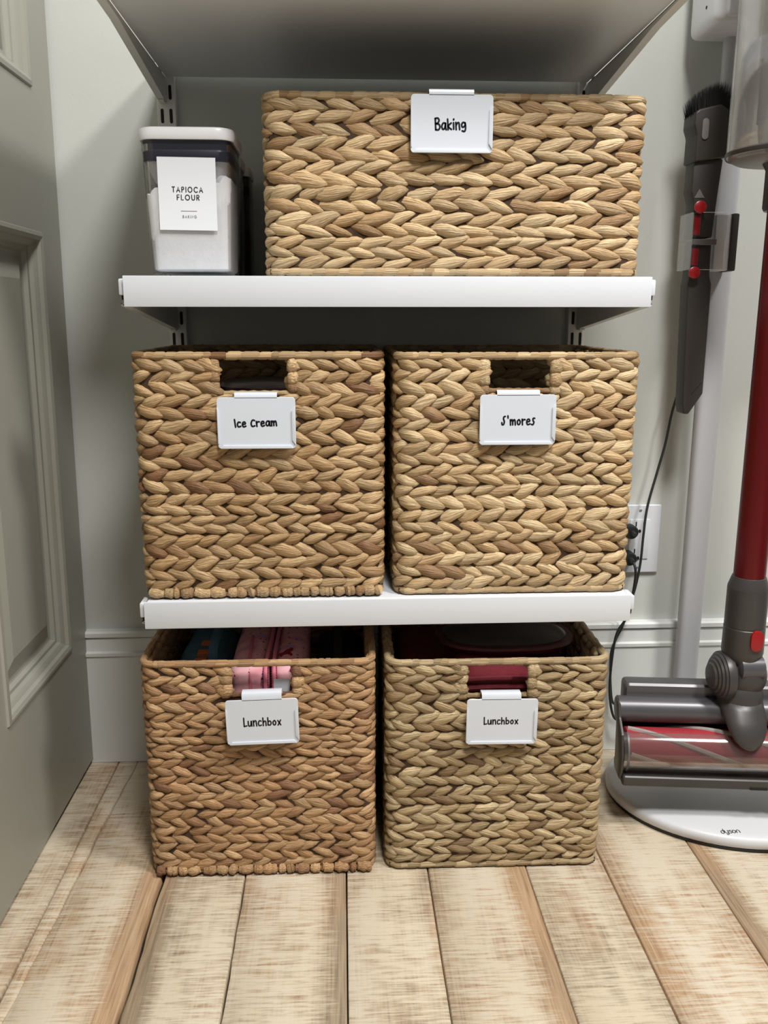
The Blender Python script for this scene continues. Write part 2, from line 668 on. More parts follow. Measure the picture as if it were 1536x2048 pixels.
def frame_sweep(mb, y0, y1, z0, z1, prof):
    loops = []
    for ins, dx in prof:
        loops.append([(dx, y0 + ins, z0 + ins), (dx, y1 - ins, z0 + ins), (dx, y1 - ins, z1 - ins), (dx, y0 + ins, z1 - ins)])
    verts = [p for l in loops for p in l]
    faces = []
    for i in range(len(loops) - 1):
        for k in range(4):
            k2 = (k + 1) % 4
            faces.append([i * 4 + k, i * 4 + k2, i * 4 + 4 + k2, i * 4 + 4 + k])
    mb.add(verts, faces)


for (a, b) in cols:
    for (z0, z1) in rows_:
        pm = MB()
        frame_sweep(pm, a, b, z0, z1, [(0.030, -0.020), (0.034, -0.0205), (0.062, -0.011), (0.064, -0.0105)])
        n0 = len(pm.v) - 4
        pm.f.append([n0, n0 + 1, n0 + 2, n0 + 3])
        pm.uv.append(None)
        pm.rnd.append(0)
        p = pm.build('panel', M['door'], door, world=False, sharp=12)
        mm = MB()
        frame_sweep(mm, a, b, z0, z1, [(-0.0005, -0.0002), (0.001, 0.003), (0.006, 0.0042), (0.011, 0.002), (0.0125, -0.003), (0.0155, -0.0045), (0.019, -0.0075), (0.021, -0.0125), (0.025, -0.0135), (0.0275, -0.019), (0.034, -0.0215)])
        mm.build('moulding', M['door'], p, world=False, sharp=20)

# ------------------------------------------------------------------ shelf system
for sx, nm in ((-1, 'left'), (1, 'right')):
    xc = 0.303 * sx
    up = thing('wall_standard', (xc, WY, 0.30), 'white slotted wall standard at the %s end of the shelves' % nm, 'shelf track', 'slotted wall standards')
    b = MB()
    b.box(xc - 0.0130, xc + 0.0130, WY - 0.0125, WY - 0.0100, 0.30, 1.5, 0.0006, 1)
    b.box(xc - 0.0130, xc - 0.0110, WY - 0.0110, WY, 0.30, 1.5)
    b.box(xc + 0.0110, xc + 0.0130, WY - 0.0110, WY, 0.30, 1.5)
    b.build('channel', M['steel'], up)
    z = 0.318
    while z < 1.47:
        for dx in (-0.0062, 0.0062):
            s = MB().prism(capsule2d(xc + dx, z, 0.0042, 0.0195, 5), WY - 0.0131, WY - 0.0122)
            s.build('slot', M['slot'], up)  # dark plate on the channel face, painted as the shade of an open slot
        z += 0.0312


def bracket(ztop, sx, where, fy=0.0):
    xc = 0.3072 * sx
    br = thing('shelf_bracket', (xc, WY - 0.013, ztop - 0.06), 'white tapered steel bracket under the %s end of the %s shelf' % ('left' if sx < 0 else 'right', where), 'shelf bracket', 'shelf brackets')
    zb = ztop - 0.0302
    out = [(WY - 0.0132, zb), (fy + 0.018, zb), (fy + 0.018, ztop - 0.0335), (0.05, ztop - 0.0365), (WY - 0.028, ztop - 0.0625), (WY - 0.0132, ztop - 0.0625)]
    for d in (-0.0042, 0.0042):
        MB().prism(out, xc + d - 0.0008, xc + d + 0.0008, axis='x').build('side_plate', M['steel'], br)
    MB().prism([(fy + 0.018, zb - 0.001), (WY - 0.0132, zb - 0.001), (WY - 0.0132, zb), (fy + 0.018, zb)], xc - 0.005, xc + 0.005, axis='x').build('top_flange', M['steel'], br)
    MB().prism([(fy + 0.018, ztop - 0.0335), (0.05, ztop - 0.0365), (WY - 0.028, ztop - 0.0625), (WY - 0.0132, ztop - 0.0625), (WY - 0.0132, ztop - 0.0615), (WY - 0.028, ztop - 0.0615), (0.05, ztop - 0.0355), (fy + 0.018, ztop - 0.0325)], xc - 0.0034, xc + 0.0034, axis='x').build('lower_flange', M['steel'], br)
    MB().box(xc + sx * 0.0051 - 0.0003, xc + sx * 0.0051 + 0.0003, 0.060, 0.074, ztop - 0.0352, ztop - 0.0322).build('slot', M['slot'], br)
    MB().box(xc - 0.0045, xc + 0.0045, WY - 0.030, WY - 0.0135, ztop - 0.0650, ztop - 0.0626, 0.0008, 1).build('locking_tab', M['steel'], br)


def shelf(ztop, where, label, fy=0.0):
    sh = thing('shelf', (0, 0.16, ztop - 0.035), label, 'shelf', 'white wall shelves')
    MB().box(-0.3021, 0.3021, fy + 0.0045, WY - 0.014, ztop - 0.030, ztop, 0.001, 1).build('board', M['shelf'], sh)
    MB().box(-0.305, 0.305, fy, fy + 0.0047, ztop - 0.0345, ztop, 0.0012, 2).build('front_lip', M['shelf'], sh)
    for sx in (-1, 1):
        e = MB().box(min(sx * 0.3046, sx * 0.3115), max(sx * 0.3046, sx * 0.3115), fy + 0.006, fy + 0.034, ztop - 0.0215, ztop - 0.003, 0.002, 2).build('end_clip', M['shelf'], sh)
        MB().box(min(sx * 0.3046, sx * 0.309), max(sx * 0.3046, sx * 0.309), fy + 0.008, fy + 0.020, ztop - 0.0265, ztop - 0.0216).build('clip_foot', M['slot'], e)
    bracket(ztop, -1, where, fy)
    bracket(ztop, 1, where, fy)
    return sh


ZT, ZU, ZL = 1.0855, 0.7705, 0.3819
shelf(ZT, 'topmost', 'topmost white shelf seen from below above the wide basket', -0.06)
shelf(ZU, 'middle', 'middle white shelf carrying the flour container and the wide basket')
shelf(ZL, 'lowest', 'lowest white shelf carrying the ice cream and s\'mores baskets')

# ------------------------------------------------------------------ woven baskets
NS, NC = 9, 8      # stations and corners of a strand


def leaf_shape(rg, Ln, H, slant, fat):
    """one strand bulge of the braid: u along the row, z up, n outwards; falls from upper left to lower right"""
    verts = []
    j1, j2, j3 = rg.uniform(-1, 1), rg.uniform(-1, 1), rg.uniform(-1, 1)
    prof = [0.30, 0.64, 0.88, 1.0, 1.02, 0.95, 0.76, 0.46, 0.08]
    for i in range(NS):
        t = i / (NS - 1)
        u = (t - 0.5) * Ln
        zc = slant * (0.5 - t) + slant * 0.04 * math.sin(2 * PI * t) + H * 0.07 * math.sin(PI * t)
        wd = H * fat * prof[i] * (1 + 0.06 * math.sin(5 * t + j1 * 3))
        th = H * 0.54 * (0.38 + 0.60 * math.sin(PI * min(1, 0.12 + 0.86 * t))) * (1.0 if i < NS - 1 else 0.35)
        nc = H * (-0.30 + 0.58 * t - 0.10 * t * t) - (H * 0.16 if i == NS - 1 else 0)
        for k in range(NC):
            a = 2 * PI * k / NC + 0.25 * j2 + 0.5 * (t - 0.5) * j3
            rj = 1 + rg.uniform(-0.09, 0.09)
            sh = math.sin(a)
            verts.append((u + wd * 0.55 * sh * -1.0 * (0.4 + 0.6 * t) * 0.8, nc + math.cos(a) * th * rj, zc + sh * wd * rj))
    return verts


LF, LUV = [], []
for _i in range(NS - 1):
    for _k in range(NC):
        _k2 = (_k + 1) % NC
        LF.append([_i * NC + _k, _i * NC + _k2, (_i + 1) * NC + _k2, (_i + 1) * NC + _k])
        LUV.append([(_i / (NS - 1), _k / NC), (_i / (NS - 1), (_k + 1) / NC), ((_i + 1) / (NS - 1), (_k + 1) / NC), ((_i + 1) / (NS - 1), _k / NC)])
LF.append(list(range(NC)))
LUV.append([(0, _k / NC) for _k in range(NC)])
LF.append(list(range((NS - 1) * NC, NS * NC)))
LUV.append([(1, _k / NC) for _k in range(NC)])


def basket(name, loc, rz, W, D, H, nbraid, pitch, mat, label, hole=None, lumpy=False, seed=1, fat=0.70, rimr=0.0046):
    rg = random.Random(seed)
    root = thing(name, loc, label, 'basket', 'water hyacinth baskets', rz)
    th = 0.0115                      # depth the weave stands off the outer face
    rc = 0.016                       # corner radius of the weave line
    hw, hd = W / 2 - th * 0.62, D / 2 - th * 0.62
    segs = [2 * hw - 2 * rc, PI / 2 * rc, 2 * hd - 2 * rc, PI / 2 * rc] * 2
    segs = [2 * hw - 2 * rc, PI / 2 * rc, 2 * hd - 2 * rc, PI / 2 * rc, 2 * hw - 2 * rc, PI / 2 * rc, 2 * hd - 2 * rc, PI / 2 * rc]
    per = sum(segs)
    # s = 0 at the left end of the front face, running left to right, then round

    def at(s):
        s = s % per
        corners = [(-hw + rc, -hd, 0), (hw - rc, -hd + rc, -90), (hw, -hd + rc, 90), (hw - rc, hd - rc, 0), (hw - rc, hd, 180), (-hw + rc, hd - rc, 90), (-hw, hd - rc, 270), (-hw + rc, -hd + rc, 180)]
        for i, l in enumerate(segs):
            if s <= l or i == 7:
                cx, cy, a0 = corners[i]
                if i % 2 == 0:
                    d = math.radians(a0)
                    tx, ty = math.cos(d), math.sin(d)
                    return (cx + tx * s, cy + ty * s, ty, -tx)
                a = math.radians(a0) + s / rc
                return (cx + rc * math.cos(a), cy + rc * math.sin(a), math.cos(a), math.sin(a))
            s -= l
    flat = segs[0]
    z0 = 2 * rimr + 0.001
    z1 = H - 2 * rimr + 0.001
    bh = (z1 - z0) / nbraid
    hh = bh / 2
    bw = [rg.uniform(0.85, 1.15) for _ in range(nbraid)]
    bw = [b_ / sum(bw) * (z1 - z0) for b_ in bw]
    Ln = pitch * 1.52
    slant = hh * 0.60
    # shared strand meshes for the flat front
    shared = {}
    for up in (0, 1):
        shared[up] = []
        for q in range(9):
            vs_ = leaf_shape(rg, Ln * rg.uniform(0.94, 1.08), hh, slant * rg.uniform(0.8, 1.15), fat * rg.uniform(0.93, 1.08))
            if up:
                vs_ = [(u, n, -z) for (u, n, z) in vs_]
            mb = MB()
            mb.add([(u, -n, z) for (u, n, z) in vs_], LF, LUV)
            me = mb.mesh('strand')
            me.polygons.foreach_set('use_smooth', [True] * len(me.polygons))
            me.materials.append(mat)
            shared[up].append((me, vs_))
    hx0 = hx1 = hz0 = -9
    if hole:
        hx0, hx1, hz0 = hole

    for b_ in range(nbraid):
        mb = MB()
        brd = bpy.data.objects.new('braid', None)
        front = []
        for half in (0, 1):           # 0 upper half falls to the right, 1 lower half rises to the right
            zc0 = z1 - sum(bw[:b_]) - bw[b_] / 2 * (0.5 + half) + rg.uniform(-0.0006, 0.0006)
            s = rg.uniform(0, pitch)
            cnt = round(per / pitch)
            pp = per / cnt
            wob = rg.uniform(0, 6)
            for i in range(cnt):
                s = (i + 0.5) * pp + rg.uniform(-0.10, 0.10) * pp + (0.35 * pp if half else 0) + wob * 0.1 * pp
                s = s % per
                zc = zc0 + 0.0011 * math.sin(s * 21 + wob)
                hs = rg.uniform(0.88, 1.12) * bw[b_] / bh
                ls = rg.uniform(0.86, 1.20)
                on_front = pp * 0.45 < s < flat - pp * 0.45
                near = s < flat + 0.01 or s > per - 0.02
                if hole and near and zc + hh * 0.25 > hz0:
                    xx = -hw + rc + (s if s < per / 2 else s - per)
                    if hx0 - 0.004 < xx < hx1 + 0.004:
                        continue
                    cut = pp * 0.52
                    if hx0 - cut < xx <= hx0:
                        xx = hx0 - cut
                        ls = 0.86
                        hs *= 1.12
                    elif hx1 <= xx < hx1 + cut:
                        xx = hx1 + cut
                        ls = 0.86
                        hs *= 1.12
                    s = xx + hw - rc
                    on_front = pp * 0.45 < s < flat - pp * 0.45
                me, vs_ = rg.choice(shared[half])
                if on_front:
                    front.append((me, -hw + rc + s, zc, ls, hs, rg.uniform(-0.09, 0.09), rg.uniform(-0.0009, 0.0012)))
                else:
                    pv = []
                    for (u, n, z) in vs_:
                        x, y, nx, ny = at(s + u * ls)
                        pv.append((x + nx * n, y + ny * n, zc + z * hs))
                    mb.add(pv, LF, LUV, rg.random() * 0.98 + 0.01)
        o = mb.build('braid', mat, root, world=False, sharp=180)
        for (me, x, z, ls, hs, ro, dn) in front:
            q = bpy.data.objects.new('strand', me)
            COL.objects.link(q)
            q.parent = o
            q.location = (x, -hd - dn, z)
            q.rotation_euler = (0, ro, 0)
            q.scale = (ls, rg.uniform(0.92, 1.1), hs)
    # added sheet behind the strands, coloured dark as the shade in their gaps
    cb = MB()
    t2 = 0.0020
    zc0, zc1 = rimr, H - rimr
    stops = [i / 240 * per for i in range(240)]
    if hole:
        stops += [hx0 - 0.003 + hw - rc, hx1 + 0.003 + hw - rc]
    stops = sorted(stops) + [per]
    for s0, s1 in zip(stops, stops[1:]):
        sm_ = (s0 + s1) / 2
        top_ = zc1
        if hole and hx0 - 0.003 < sm_ - hw + rc < hx1 + 0.003 and sm_ < flat:
            top_ = hz0 - 0.003
        q0, q1 = at(s0 + 1e-7), at(s1 - 1e-7)
        pv = []
        for (x, y, nx, ny) in (q0, q1):
            for n_ in (t2, -t2):
                for z_ in (zc0, top_):
                    pv.append((x + nx * n_, y + ny * n_, z_))
        cb.add(pv, [[0, 4, 5, 1], [2, 3, 7, 6], [1, 5, 7, 3], [0, 2, 6, 4], [0, 1, 3, 2], [4, 6, 7, 5]])
    cb.build('gap_shade_wall', M['core'], root, world=False)
    MB().box(-hw, hw, -hd, hd, 0.002, 0.008).build('base_panel', M['core'], root, world=False)

    # wrapped rims: bands wound round a rod
    def rim(zr, rr, nm, lump):
        mb = MB()
        n = int(per / 0.0022)
        pts = []
        for i in range(n):
            x, y, nx, ny = at(i / n * per)
            pts.append(Vector((x + nx * 0.30 * rr, y + ny * 0.30 * rr, zr)))
        mb.tube(pts, rr, 8, closed=True)
        # strips wound slantwise round the rod: each wrap swells a little and has its own tone
        starts, tones, amps, q = [], [], [], -6.0
        while q < n + 12:
            starts.append(q)
            tones.append(rg.uniform(0.30, 0.98))
            amps.append(rg.uniform(0.93, 1.12))
            q += rg.uniform(3.5, 9.5)
        j = [0] * 8
        for k in range(8):
            jj = 0
            for i in range(n):
                ph = i + k * 0.55 - 2
                while starts[jj + 1] <= ph:
                    jj += 1
                f = (ph - starts[jj]) / (starts[jj + 1] - starts[jj])
                sc_ = amps[jj] * (0.84 + 0.20 * min(1.0, 2.2 * math.sin(PI * min(1, max(0, f)))))
                v = Vector(mb.v[i * 8 + k])
                mb.v[i * 8 + k] = tuple(pts[i] + (v - pts[i]) * sc_)
                mb.rnd[i * 8 + k] = tones[jj]
        return mb.build(nm, mat, root, world=False, sharp=180)
    rim(H - rimr, rimr, 'top_rim', False)
    if not lumpy:
        rim(rimr * 1.0 + 0.0008, rimr, 'bottom_rim', False)
    else:
        rim(rimr + 0.0008, rimr * 0.78, 'bottom_rim', False)
        x = -hw + 0.004
        while x < hw - 0.004:
            ln = min(rg.uniform(0.007, 0.019), hw - 0.001 - x)
            mb = MB()
            n = 7
            pts, rad = [], []
            tl = rg.uniform(-0.0015, 0.0015)
            for i in range(n):
                t = i / (n - 1)
                pts.append((x + ln * t, -hd - 0.0035 + rg.uniform(-0.0006, 0.0006), 0.0078 + tl * (t - 0.5) * 2))
                rad.append(rg.uniform(0.0058, 0.0074) * (0.72 + 0.36 * math.sin(PI * (0.12 + 0.76 * t))))
            mb.tube(pts, rad, 8)
            mb.build('rim_wrap', mat, root, world=False, sharp=60)
            x += ln + rg.uniform(0.0, 0.0035)
    if hole:
        for xx, sg in ((hx0, -1), (hx1, 1)):
            zz = H - 2 * rimr + 0.0005
            while zz > hz0 + 0.003:
                ln = min(rg.uniform(0.011, 0.0175), zz - hz0 + 0.003)
                mb = MB()
                pts, rad = [], []
                zm = zz - ln / 2
                far = rg.uniform(0.015, 0.021)
                for i in range(8):
                    t = i / 7
                    pts.append((xx + sg * far * t, -hd - 0.0032 * math.sin(PI * min(1, 0.25 + 0.6 * t)), zm + rg.uniform(-0.0004, 0.0004) + 0.002 * t * rg.uniform(-1, 1)))
                    rad.append(ln * 0.60 * (0.70, 0.96, 1.0, 0.98, 0.88, 0.70, 0.48, 0.16)[i])
                mb.tube(pts, rad, 9, sq=(1.0, 0.52))
                mb.build('handle_wrap', mat, root, world=False, sharp=80)
                zz -= ln * 0.97
        mb = MB()
        n = 22
        mb.tube([(hx0 - 0.002 + (hx1 - hx0 + 0.004) * i / n, -hd - 0.001, hz0 + 0.0012) for i in range(n + 1)], [0.0034 * (1 + 0.12 * math.sin(i * 1.9)) for i in range(n + 1)], 8)
        mb.build('handle_rod', mat, root, world=False, sharp=180)
    return root


basket('wide_basket', (0.0745, 0.152, ZU), 0, 0.4425, 0.286, 0.1985, 7, 0.0312, straw['baking'],
       'wide low golden woven basket on the middle shelf tagged Baking', seed=3, fat=0.71)
basket('cube_basket', (-0.1572, 0.155, ZL), 0, 0.304, 0.290, 0.3030, 10, 0.0262, straw['ice'],
       'brown woven cube basket on the lowest shelf tagged Ice cream', hole=(-0.0452, 0.0350, 0.2530), lumpy=True, seed=5)
basket('cube_basket', (0.1548, 0.155, ZL), 0, 0.303, 0.290, 0.3020, 10, 0.0258, straw['smores'],
       'pale woven cube basket on the lowest shelf tagged S\'mores', hole=(-0.0362, 0.0378, 0.2548), seed=8, fat=0.71)
LLX, LLR = -0.1672, -0.012
basket('cube_basket', (LLX, 0.142, 0.0), LLR, 0.303, 0.290, 0.3035, 12, 0.0232, straw['lunch_a'],
       'orange brown woven cube basket on the floor holding pink pouches, tagged Lunchbox', hole=(-0.0320, 0.0440, 0.2550), lumpy=True, seed=12)
basket('cube_basket', (0.1400, 0.140, 0.0), -0.010, 0.2945, 0.290, 0.3000, 11, 0.0250, straw['lunch_b'],
       'khaki woven cube basket on the floor holding a maroon bag, tagged Lunchbox', hole=(-0.0400, 0.0375, 0.2480), seed=21)

# ------------------------------------------------------------------ handwriting strokes (unit height 1)
HW = {
    'B': (0.50, [[(0.02, 1.0), (0.06, 0.0)], [(0.0, 0.98), (0.26, 1.02), (0.38, 0.82), (0.26, 0.60), (0.06, 0.54)], [(0.06, 0.54), (0.36, 0.48), (0.46, 0.24), (0.32, 0.0), (0.06, 0.02)]]),
    'a': (0.46, [[(0.38, 0.56), (0.16, 0.58), (0.02, 0.30), (0.12, 0.04), (0.30, 0.14), (0.38, 0.56)], [(0.38, 0.56), (0.38, 0.22), (0.44, 0.0)]]),
    'k': (0.40, [[(0.0, 0.92), (0.04, 0.0)], [(0.34, 0.58), (0.05, 0.30), (0.36, 0.02)]]),
    'i': (0.14, [[(0.04, 0.60), (0.06, 0.04)], [(0.05, 0.86), (0.07, 0.92)]]),
    'n': (0.42, [[(0.0, 0.62), (0.04, 0.0)], [(0.03, 0.36), (0.16, 0.58), (0.30, 0.58), (0.34, 0.30), (0.37, 0.0)]]),
    'g': (0.44, [[(0.36, 0.56), (0.16, 0.62), (0.02, 0.42), (0.12, 0.20), (0.34, 0.34), (0.36, 0.58)], [(0.36, 0.58), (0.40, 0.10), (0.30, -0.16), (0.08, -0.12)]]),
    'I': (0.16, [[(0.02, 0.92), (0.09, 0.0)]]),
    'c': (0.40, [[(0.34, 0.54), (0.14, 0.58), (0.02, 0.28), (0.12, 0.02), (0.36, 0.08)]]),
    'C': (0.46, [[(0.40, 0.72), (0.18, 0.76), (0.02, 0.38), (0.12, 0.02), (0.40, 0.08)]]),
    'e': (0.42, [[(0.06, 0.30), (0.34, 0.36), (0.28, 0.58), (0.10, 0.52), (0.03, 0.24), (0.14, 0.0), (0.38, 0.08)]]),
    'r': (0.34, [[(0.0, 0.60), (0.04, 0.0)], [(0.03, 0.34), (0.14, 0.54), (0.32, 0.54)]]),
    'm': (0.60, [[(0.0, 0.58), (0.03, 0.0)], [(0.03, 0.36), (0.14, 0.56), (0.24, 0.48), (0.26, 0.02)], [(0.27, 0.36), (0.40, 0.56), (0.50, 0.46), (0.54, 0.0)]]),
    'S': (0.46, [[(0.36, 0.94), (0.22, 0.90), (0.18, 0.66), (0.26, 0.40), (0.20, 0.10), (0.04, 0.06), (0.0, 0.28)]]),
    "'": (0.20, [[(0.06, 1.0), (0.08, 0.76)]]),
    'o': (0.42, [[(0.20, 0.56), (0.04, 0.40), (0.08, 0.08), (0.26, 0.06), (0.34, 0.34), (0.20, 0.56)]]),
    's': (0.40, [[(0.34, 0.66), (0.18, 0.66), (0.16, 0.44), (0.26, 0.24), (0.16, -0.02), (0.0, 0.02)]]),
    'L': (0.40, [[(0.04, 0.96), (0.06, 0.04), (0.12, 0.0), (0.36, 0.06)]]),
    'u': (0.44, [[(0.0, 0.58), (0.02, 0.14), (0.14, 0.0), (0.30, 0.16), (0.34, 0.58)], [(0.34, 0.58), (0.38, 0.0)]]),
    'h': (0.42, [[(0.02, 0.90), (0.04, 0.0)], [(0.04, 0.32), (0.18, 0.52), (0.32, 0.46), (0.35, 0.0)]]),
    'b': (0.44, [[(0.02, 0.90), (0.04, 0.04)], [(0.04, 0.40), (0.24, 0.52), (0.38, 0.30), (0.26, 0.04), (0.04, 0.08)]]),
    'x': (0.42, [[(0.02, 0.54), (0.34, 0.02)], [(0.34, 0.58), (0.04, 0.0)]]),
    ' ': (0.28, []),
}


def arc(cx, cz, rx, rz_, a0, a1, n=14):
    return [(cx + rx * math.cos(math.radians(a0 + (a1 - a0) * i / n)), cz + rz_ * math.sin(math.radians(a0 + (a1 - a0) * i / n))) for i in range(n + 1)]


PR = {   # geometric printed capitals
    'T': (0.62, [[(0, 1), (0.62, 1)], [(0.31, 1), (0.31, 0)]]),
    'A': (0.78, [[(0, 0), (0.39, 1), (0.78, 0)], [(0.14, 0.32), (0.64, 0.32)]]),
    'P': (0.52, [[(0, 0), (0, 1), (0.26, 1)] + arc(0.26, 0.74, 0.26, 0.26, 90, -90) + [(0, 0.48)]]),
    'I': (0.04, [[(0.02, 0), (0.02, 1)]]),
    'O': (1.0, [arc(0.5, 0.5, 0.5, 0.5, 0, 360, 28)]),
    'C': (0.86, [arc(0.5, 0.5, 0.5, 0.5, 45, 315, 22)]),
    'F': (0.46, [[(0, 0), (0, 1), (0.46, 1)], [(0, 0.52), (0.42, 0.52)]]),
    'L': (0.44, [[(0, 1), (0, 0), (0.44, 0)]]),
    'U': (0.66, [[(0, 1), (0, 0.33)] + arc(0.33, 0.33, 0.33, 0.33, 180, 360) + [(0.66, 1)]]),
    'R': (0.54, [[(0, 0), (0, 1), (0.26, 1)] + arc(0.26, 0.74, 0.26, 0.26, 90, -90) + [(0, 0.48)], [(0.24, 0.48), (0.54, 0)]]),
    'B': (0.52, [[(0, 0), (0, 1), (0.24, 1)] + arc(0.24, 0.77, 0.23, 0.23, 90, -90) + [(0, 0.54)], [(0.24, 0.54)] + arc(0.24, 0.27, 0.28, 0.27, 90, -90) + [(0, 0)]]),
    'K': (0.56, [[(0, 0), (0, 1)], [(0.52, 1), (0.02, 0.44)], [(0.16, 0.58), (0.56, 0)]]),
    'N': (0.68, [[(0, 0), (0, 1), (0.68, 0), (0.68, 1)]]),
    'G': (0.92, [arc(0.5, 0.5, 0.5, 0.5, 45, 355, 24) + [(0.55, 0.46)]]),
    'd': (0.80, [arc(0.36, 0.33, 0.36, 0.33, 0, 360, 20), [(0.72, 0.33), (0.72, 1.0)]]),
    'y': (0.80, [[(0, 0.66), (0, 0.33)] + arc(0.36, 0.33, 0.36, 0.33, 180, 360, 12), [(0.72, 0.66), (0.72, -0.02)] + arc(0.40, -0.02, 0.32, 0.28, 0, -140, 10)]),
    's': (0.66, [[(0.62, 0.62), (0.24, 0.66), (0.06, 0.56), (0.10, 0.42), (0.34, 0.34), (0.58, 0.26), (0.60, 0.10), (0.42, 0.0), (0.02, 0.03)]]),
    'o': (0.80, [arc(0.36, 0.33, 0.36, 0.33, 0, 360, 20)]),
    'n': (0.80, [[(0, 0), (0, 0.33)] + arc(0.36, 0.33, 0.36, 0.33, 180, 0, 12) + [(0.72, 0)]]),
    ' ': (0.5, []),
}


def writing(mb, font, text, hgt, pen, gap, cx, cz, place, curve=True, tilt=0.0, depth=0.35, width=None):
    """strokes of text centred on (cx,cz) in the plane given by place(x,z)->3D"""
    w_ = sum(font[ch][0] for ch in text) + gap * (len(text) - 1)
    sx = hgt if width is None else width / w_
    x = -w_ / 2 * sx
    for ch in text:
        adv, strokes = font[ch]
        for st in strokes:
            p2 = [(x + a * sx, (b - 0.45) * hgt) for a, b in st]
            if curve and len(p2) > 2:
                sp = smooth_path([(a, 0, b) for a, b in p2], 5)
                p2 = [(p.x, p.z) for p in sp]
            pts = []
            for a, b in p2:
                pts.append(place(cx + a * math.cos(tilt) - b * math.sin(tilt), cz + b * math.cos(tilt) + a * math.sin(tilt)))
            # flat ribbon with round joints
            ribbon(mb, pts, pen, place)
        x += (adv + gap) * sx


def ribbon(mb, pts, pen, place):
    o = Vector(place(0, 0))
    ex = (Vector(place(1, 0)) - o).normalized()
    ez = (Vector(place(0, 1)) - o).normalized()
    nn = ex.cross(ez).normalized()
    if nn.dot(Vector((0, -1, 0.5))) < 0:
        nn = -nn
    lift = 0.00012
    P = [Vector(p) for p in pts]
    top, bot = [], []
    for i, p in enumerate(P):
        t = P[min(i + 1, len(P) - 1)] - P[max(i - 1, 0)]
        if t.length < 1e-9:
            t = ex.copy()
        t.normalize()
        s = nn.cross(t).normalized()
        top.append(p + s * pen / 2 + nn * lift)
        bot.append(p - s * pen / 2 + nn * lift)
    verts = [tuple(v) for v in top + bot]
    n = len(P)
    mb.add(verts, [[i, i + 1, n + i + 1, n + i] for i in range(n - 1)])
    for p in (P[0], P[-1]):
        mb.add([tuple(p + (ex * math.cos(2 * PI * k / 10) + ez * math.sin(2 * PI * k / 10)) * pen / 2 + nn * (lift + 0.00002)) for k in range(10)], [list(range(10))])


# ------------------------------------------------------------------ label holders clipped on the baskets
def label_holder(text, xl, ztop, y, wd, ht, tabx0, tabx1, tabz, label, tilt=0.0, hgt=0.0125, tw=0.03, tz=0.0, tx=0.0, lean=0.0, pen=0.0020, ttilt=0.0):
    """xl left edge, ztop plate top, y front plane"""
    root = thing('label_holder', (xl + wd / 2, y, ztop - ht), label, 'label holder', 'white metal label holders')
    root.rotation_euler = (lean, tilt, 0)
    hw = wd / 2
    pl = MB().prism(rrect(-hw, hw, 0, ht, 0.004, 4), 0.0, 0.0014, 0.0003, 1).build('plate', M['tag'], root, world=False)
    # folded lips along right, left and bottom edges that hold a card
    MB().prism([(hw - 0.0045, 0.010), (hw - 0.0005, 0.004), (hw, 0.006), (hw, ht * 0.80), (hw - 0.0008, ht * 0.82), (hw - 0.0045, ht * 0.74)], -0.0016, 0.0, 0.0006, 2).build('side_lip', M['tag'], root, world=False)
    MB().prism([(-hw, 0.006), (-hw + 0.0016, 0.006), (-hw + 0.0020, ht * 0.74), (-hw, ht * 0.82)], -0.0012, 0.0, 0.0005, 2).build('side_lip', M['tag'], root, world=False)
    MB().prism([(-hw + 0.003, 0.0), (hw - 0.003, 0.0), (hw - 0.006, 0.0042), (-hw + 0.006, 0.0042)], -0.0016, 0.0, 0.0006, 2).build('bottom_lip', M['tag'], root, world=False)
    # hook: tab rises from the plate and folds over the rim
    t0, t1, th_ = tabx0 - (xl + hw), tabx1 - (xl + hw), tabz - (ztop - ht)
    hk = MB()
    prof = [(0.0, ht - 0.001), (0.0, th_ - 0.0035), (0.0014, th_ - 0.0008), (0.0040, th_), (0.0130, th_), (0.0152, th_ - 0.0012), (0.0160, th_ - 0.004), (0.0160, th_ - 0.026),
            (0.0148, th_ - 0.026), (0.0148, th_ - 0.004), (0.0128, th_ - 0.0014), (0.0042, th_ - 0.0014), (0.0022, th_ - 0.002), (0.0014, th_ - 0.0040), (0.0014, ht - 0.001)]
    hk.prism(prof, t0, t1, axis='x')
    hk.build('hook', M['tag'], root, world=False, sharp=30)
    tm = MB()
    writing(tm, HW, text, hgt, pen, 0.12, tx, ht * 0.5 + tz, lambda a, b: (a, -0.00004, b), tilt=ttilt, width=tw)
    tm.build('handwriting', M['ink'], root, world=False, fix=False)
    return root


YF_U = 0.0035     # front plane for holders on the shelves
label_holder('Baking', 0.0212, 0.9645, YF_U - 0.0015, 0.0918, 0.0608, 0.0415, 0.0913, 0.9706, 'white metal label holder handwritten Baking on the wide basket', hgt=0.0118, tw=0.0345, tz=-0.0008, tx=-0.0015, ttilt=0.02)
label_holder('Ice Cream', -0.2058, 0.6325, YF_U, 0.0924, 0.0608, -0.1848, -0.1348, 0.6380, 'white metal label holder handwritten Ice cream', hgt=0.0098, tw=0.050, tz=0.0005, tx=-0.001, ttilt=0.03, pen=0.0020)
label_holder("S'mores", 0.1066, 0.6343, YF_U, 0.0922, 0.0602, 0.1270, 0.1786, 0.6395, 'white metal label holder handwritten S\'mores', hgt=0.0112, tw=0.0405, tz=-0.001, tx=0.001, ttilt=0.02)
label_holder('Lunchbox', -0.2077, 0.2572, -0.0148, 0.0911, 0.0605, -0.1864, -0.1366, 0.2660, 'slightly tilted white label holder handwritten Lunchbox on the orange brown basket', tilt=-0.020, hgt=0.0118, tw=0.0475, tz=0.0, tx=0.0, ttilt=0.0, pen=0.0018)
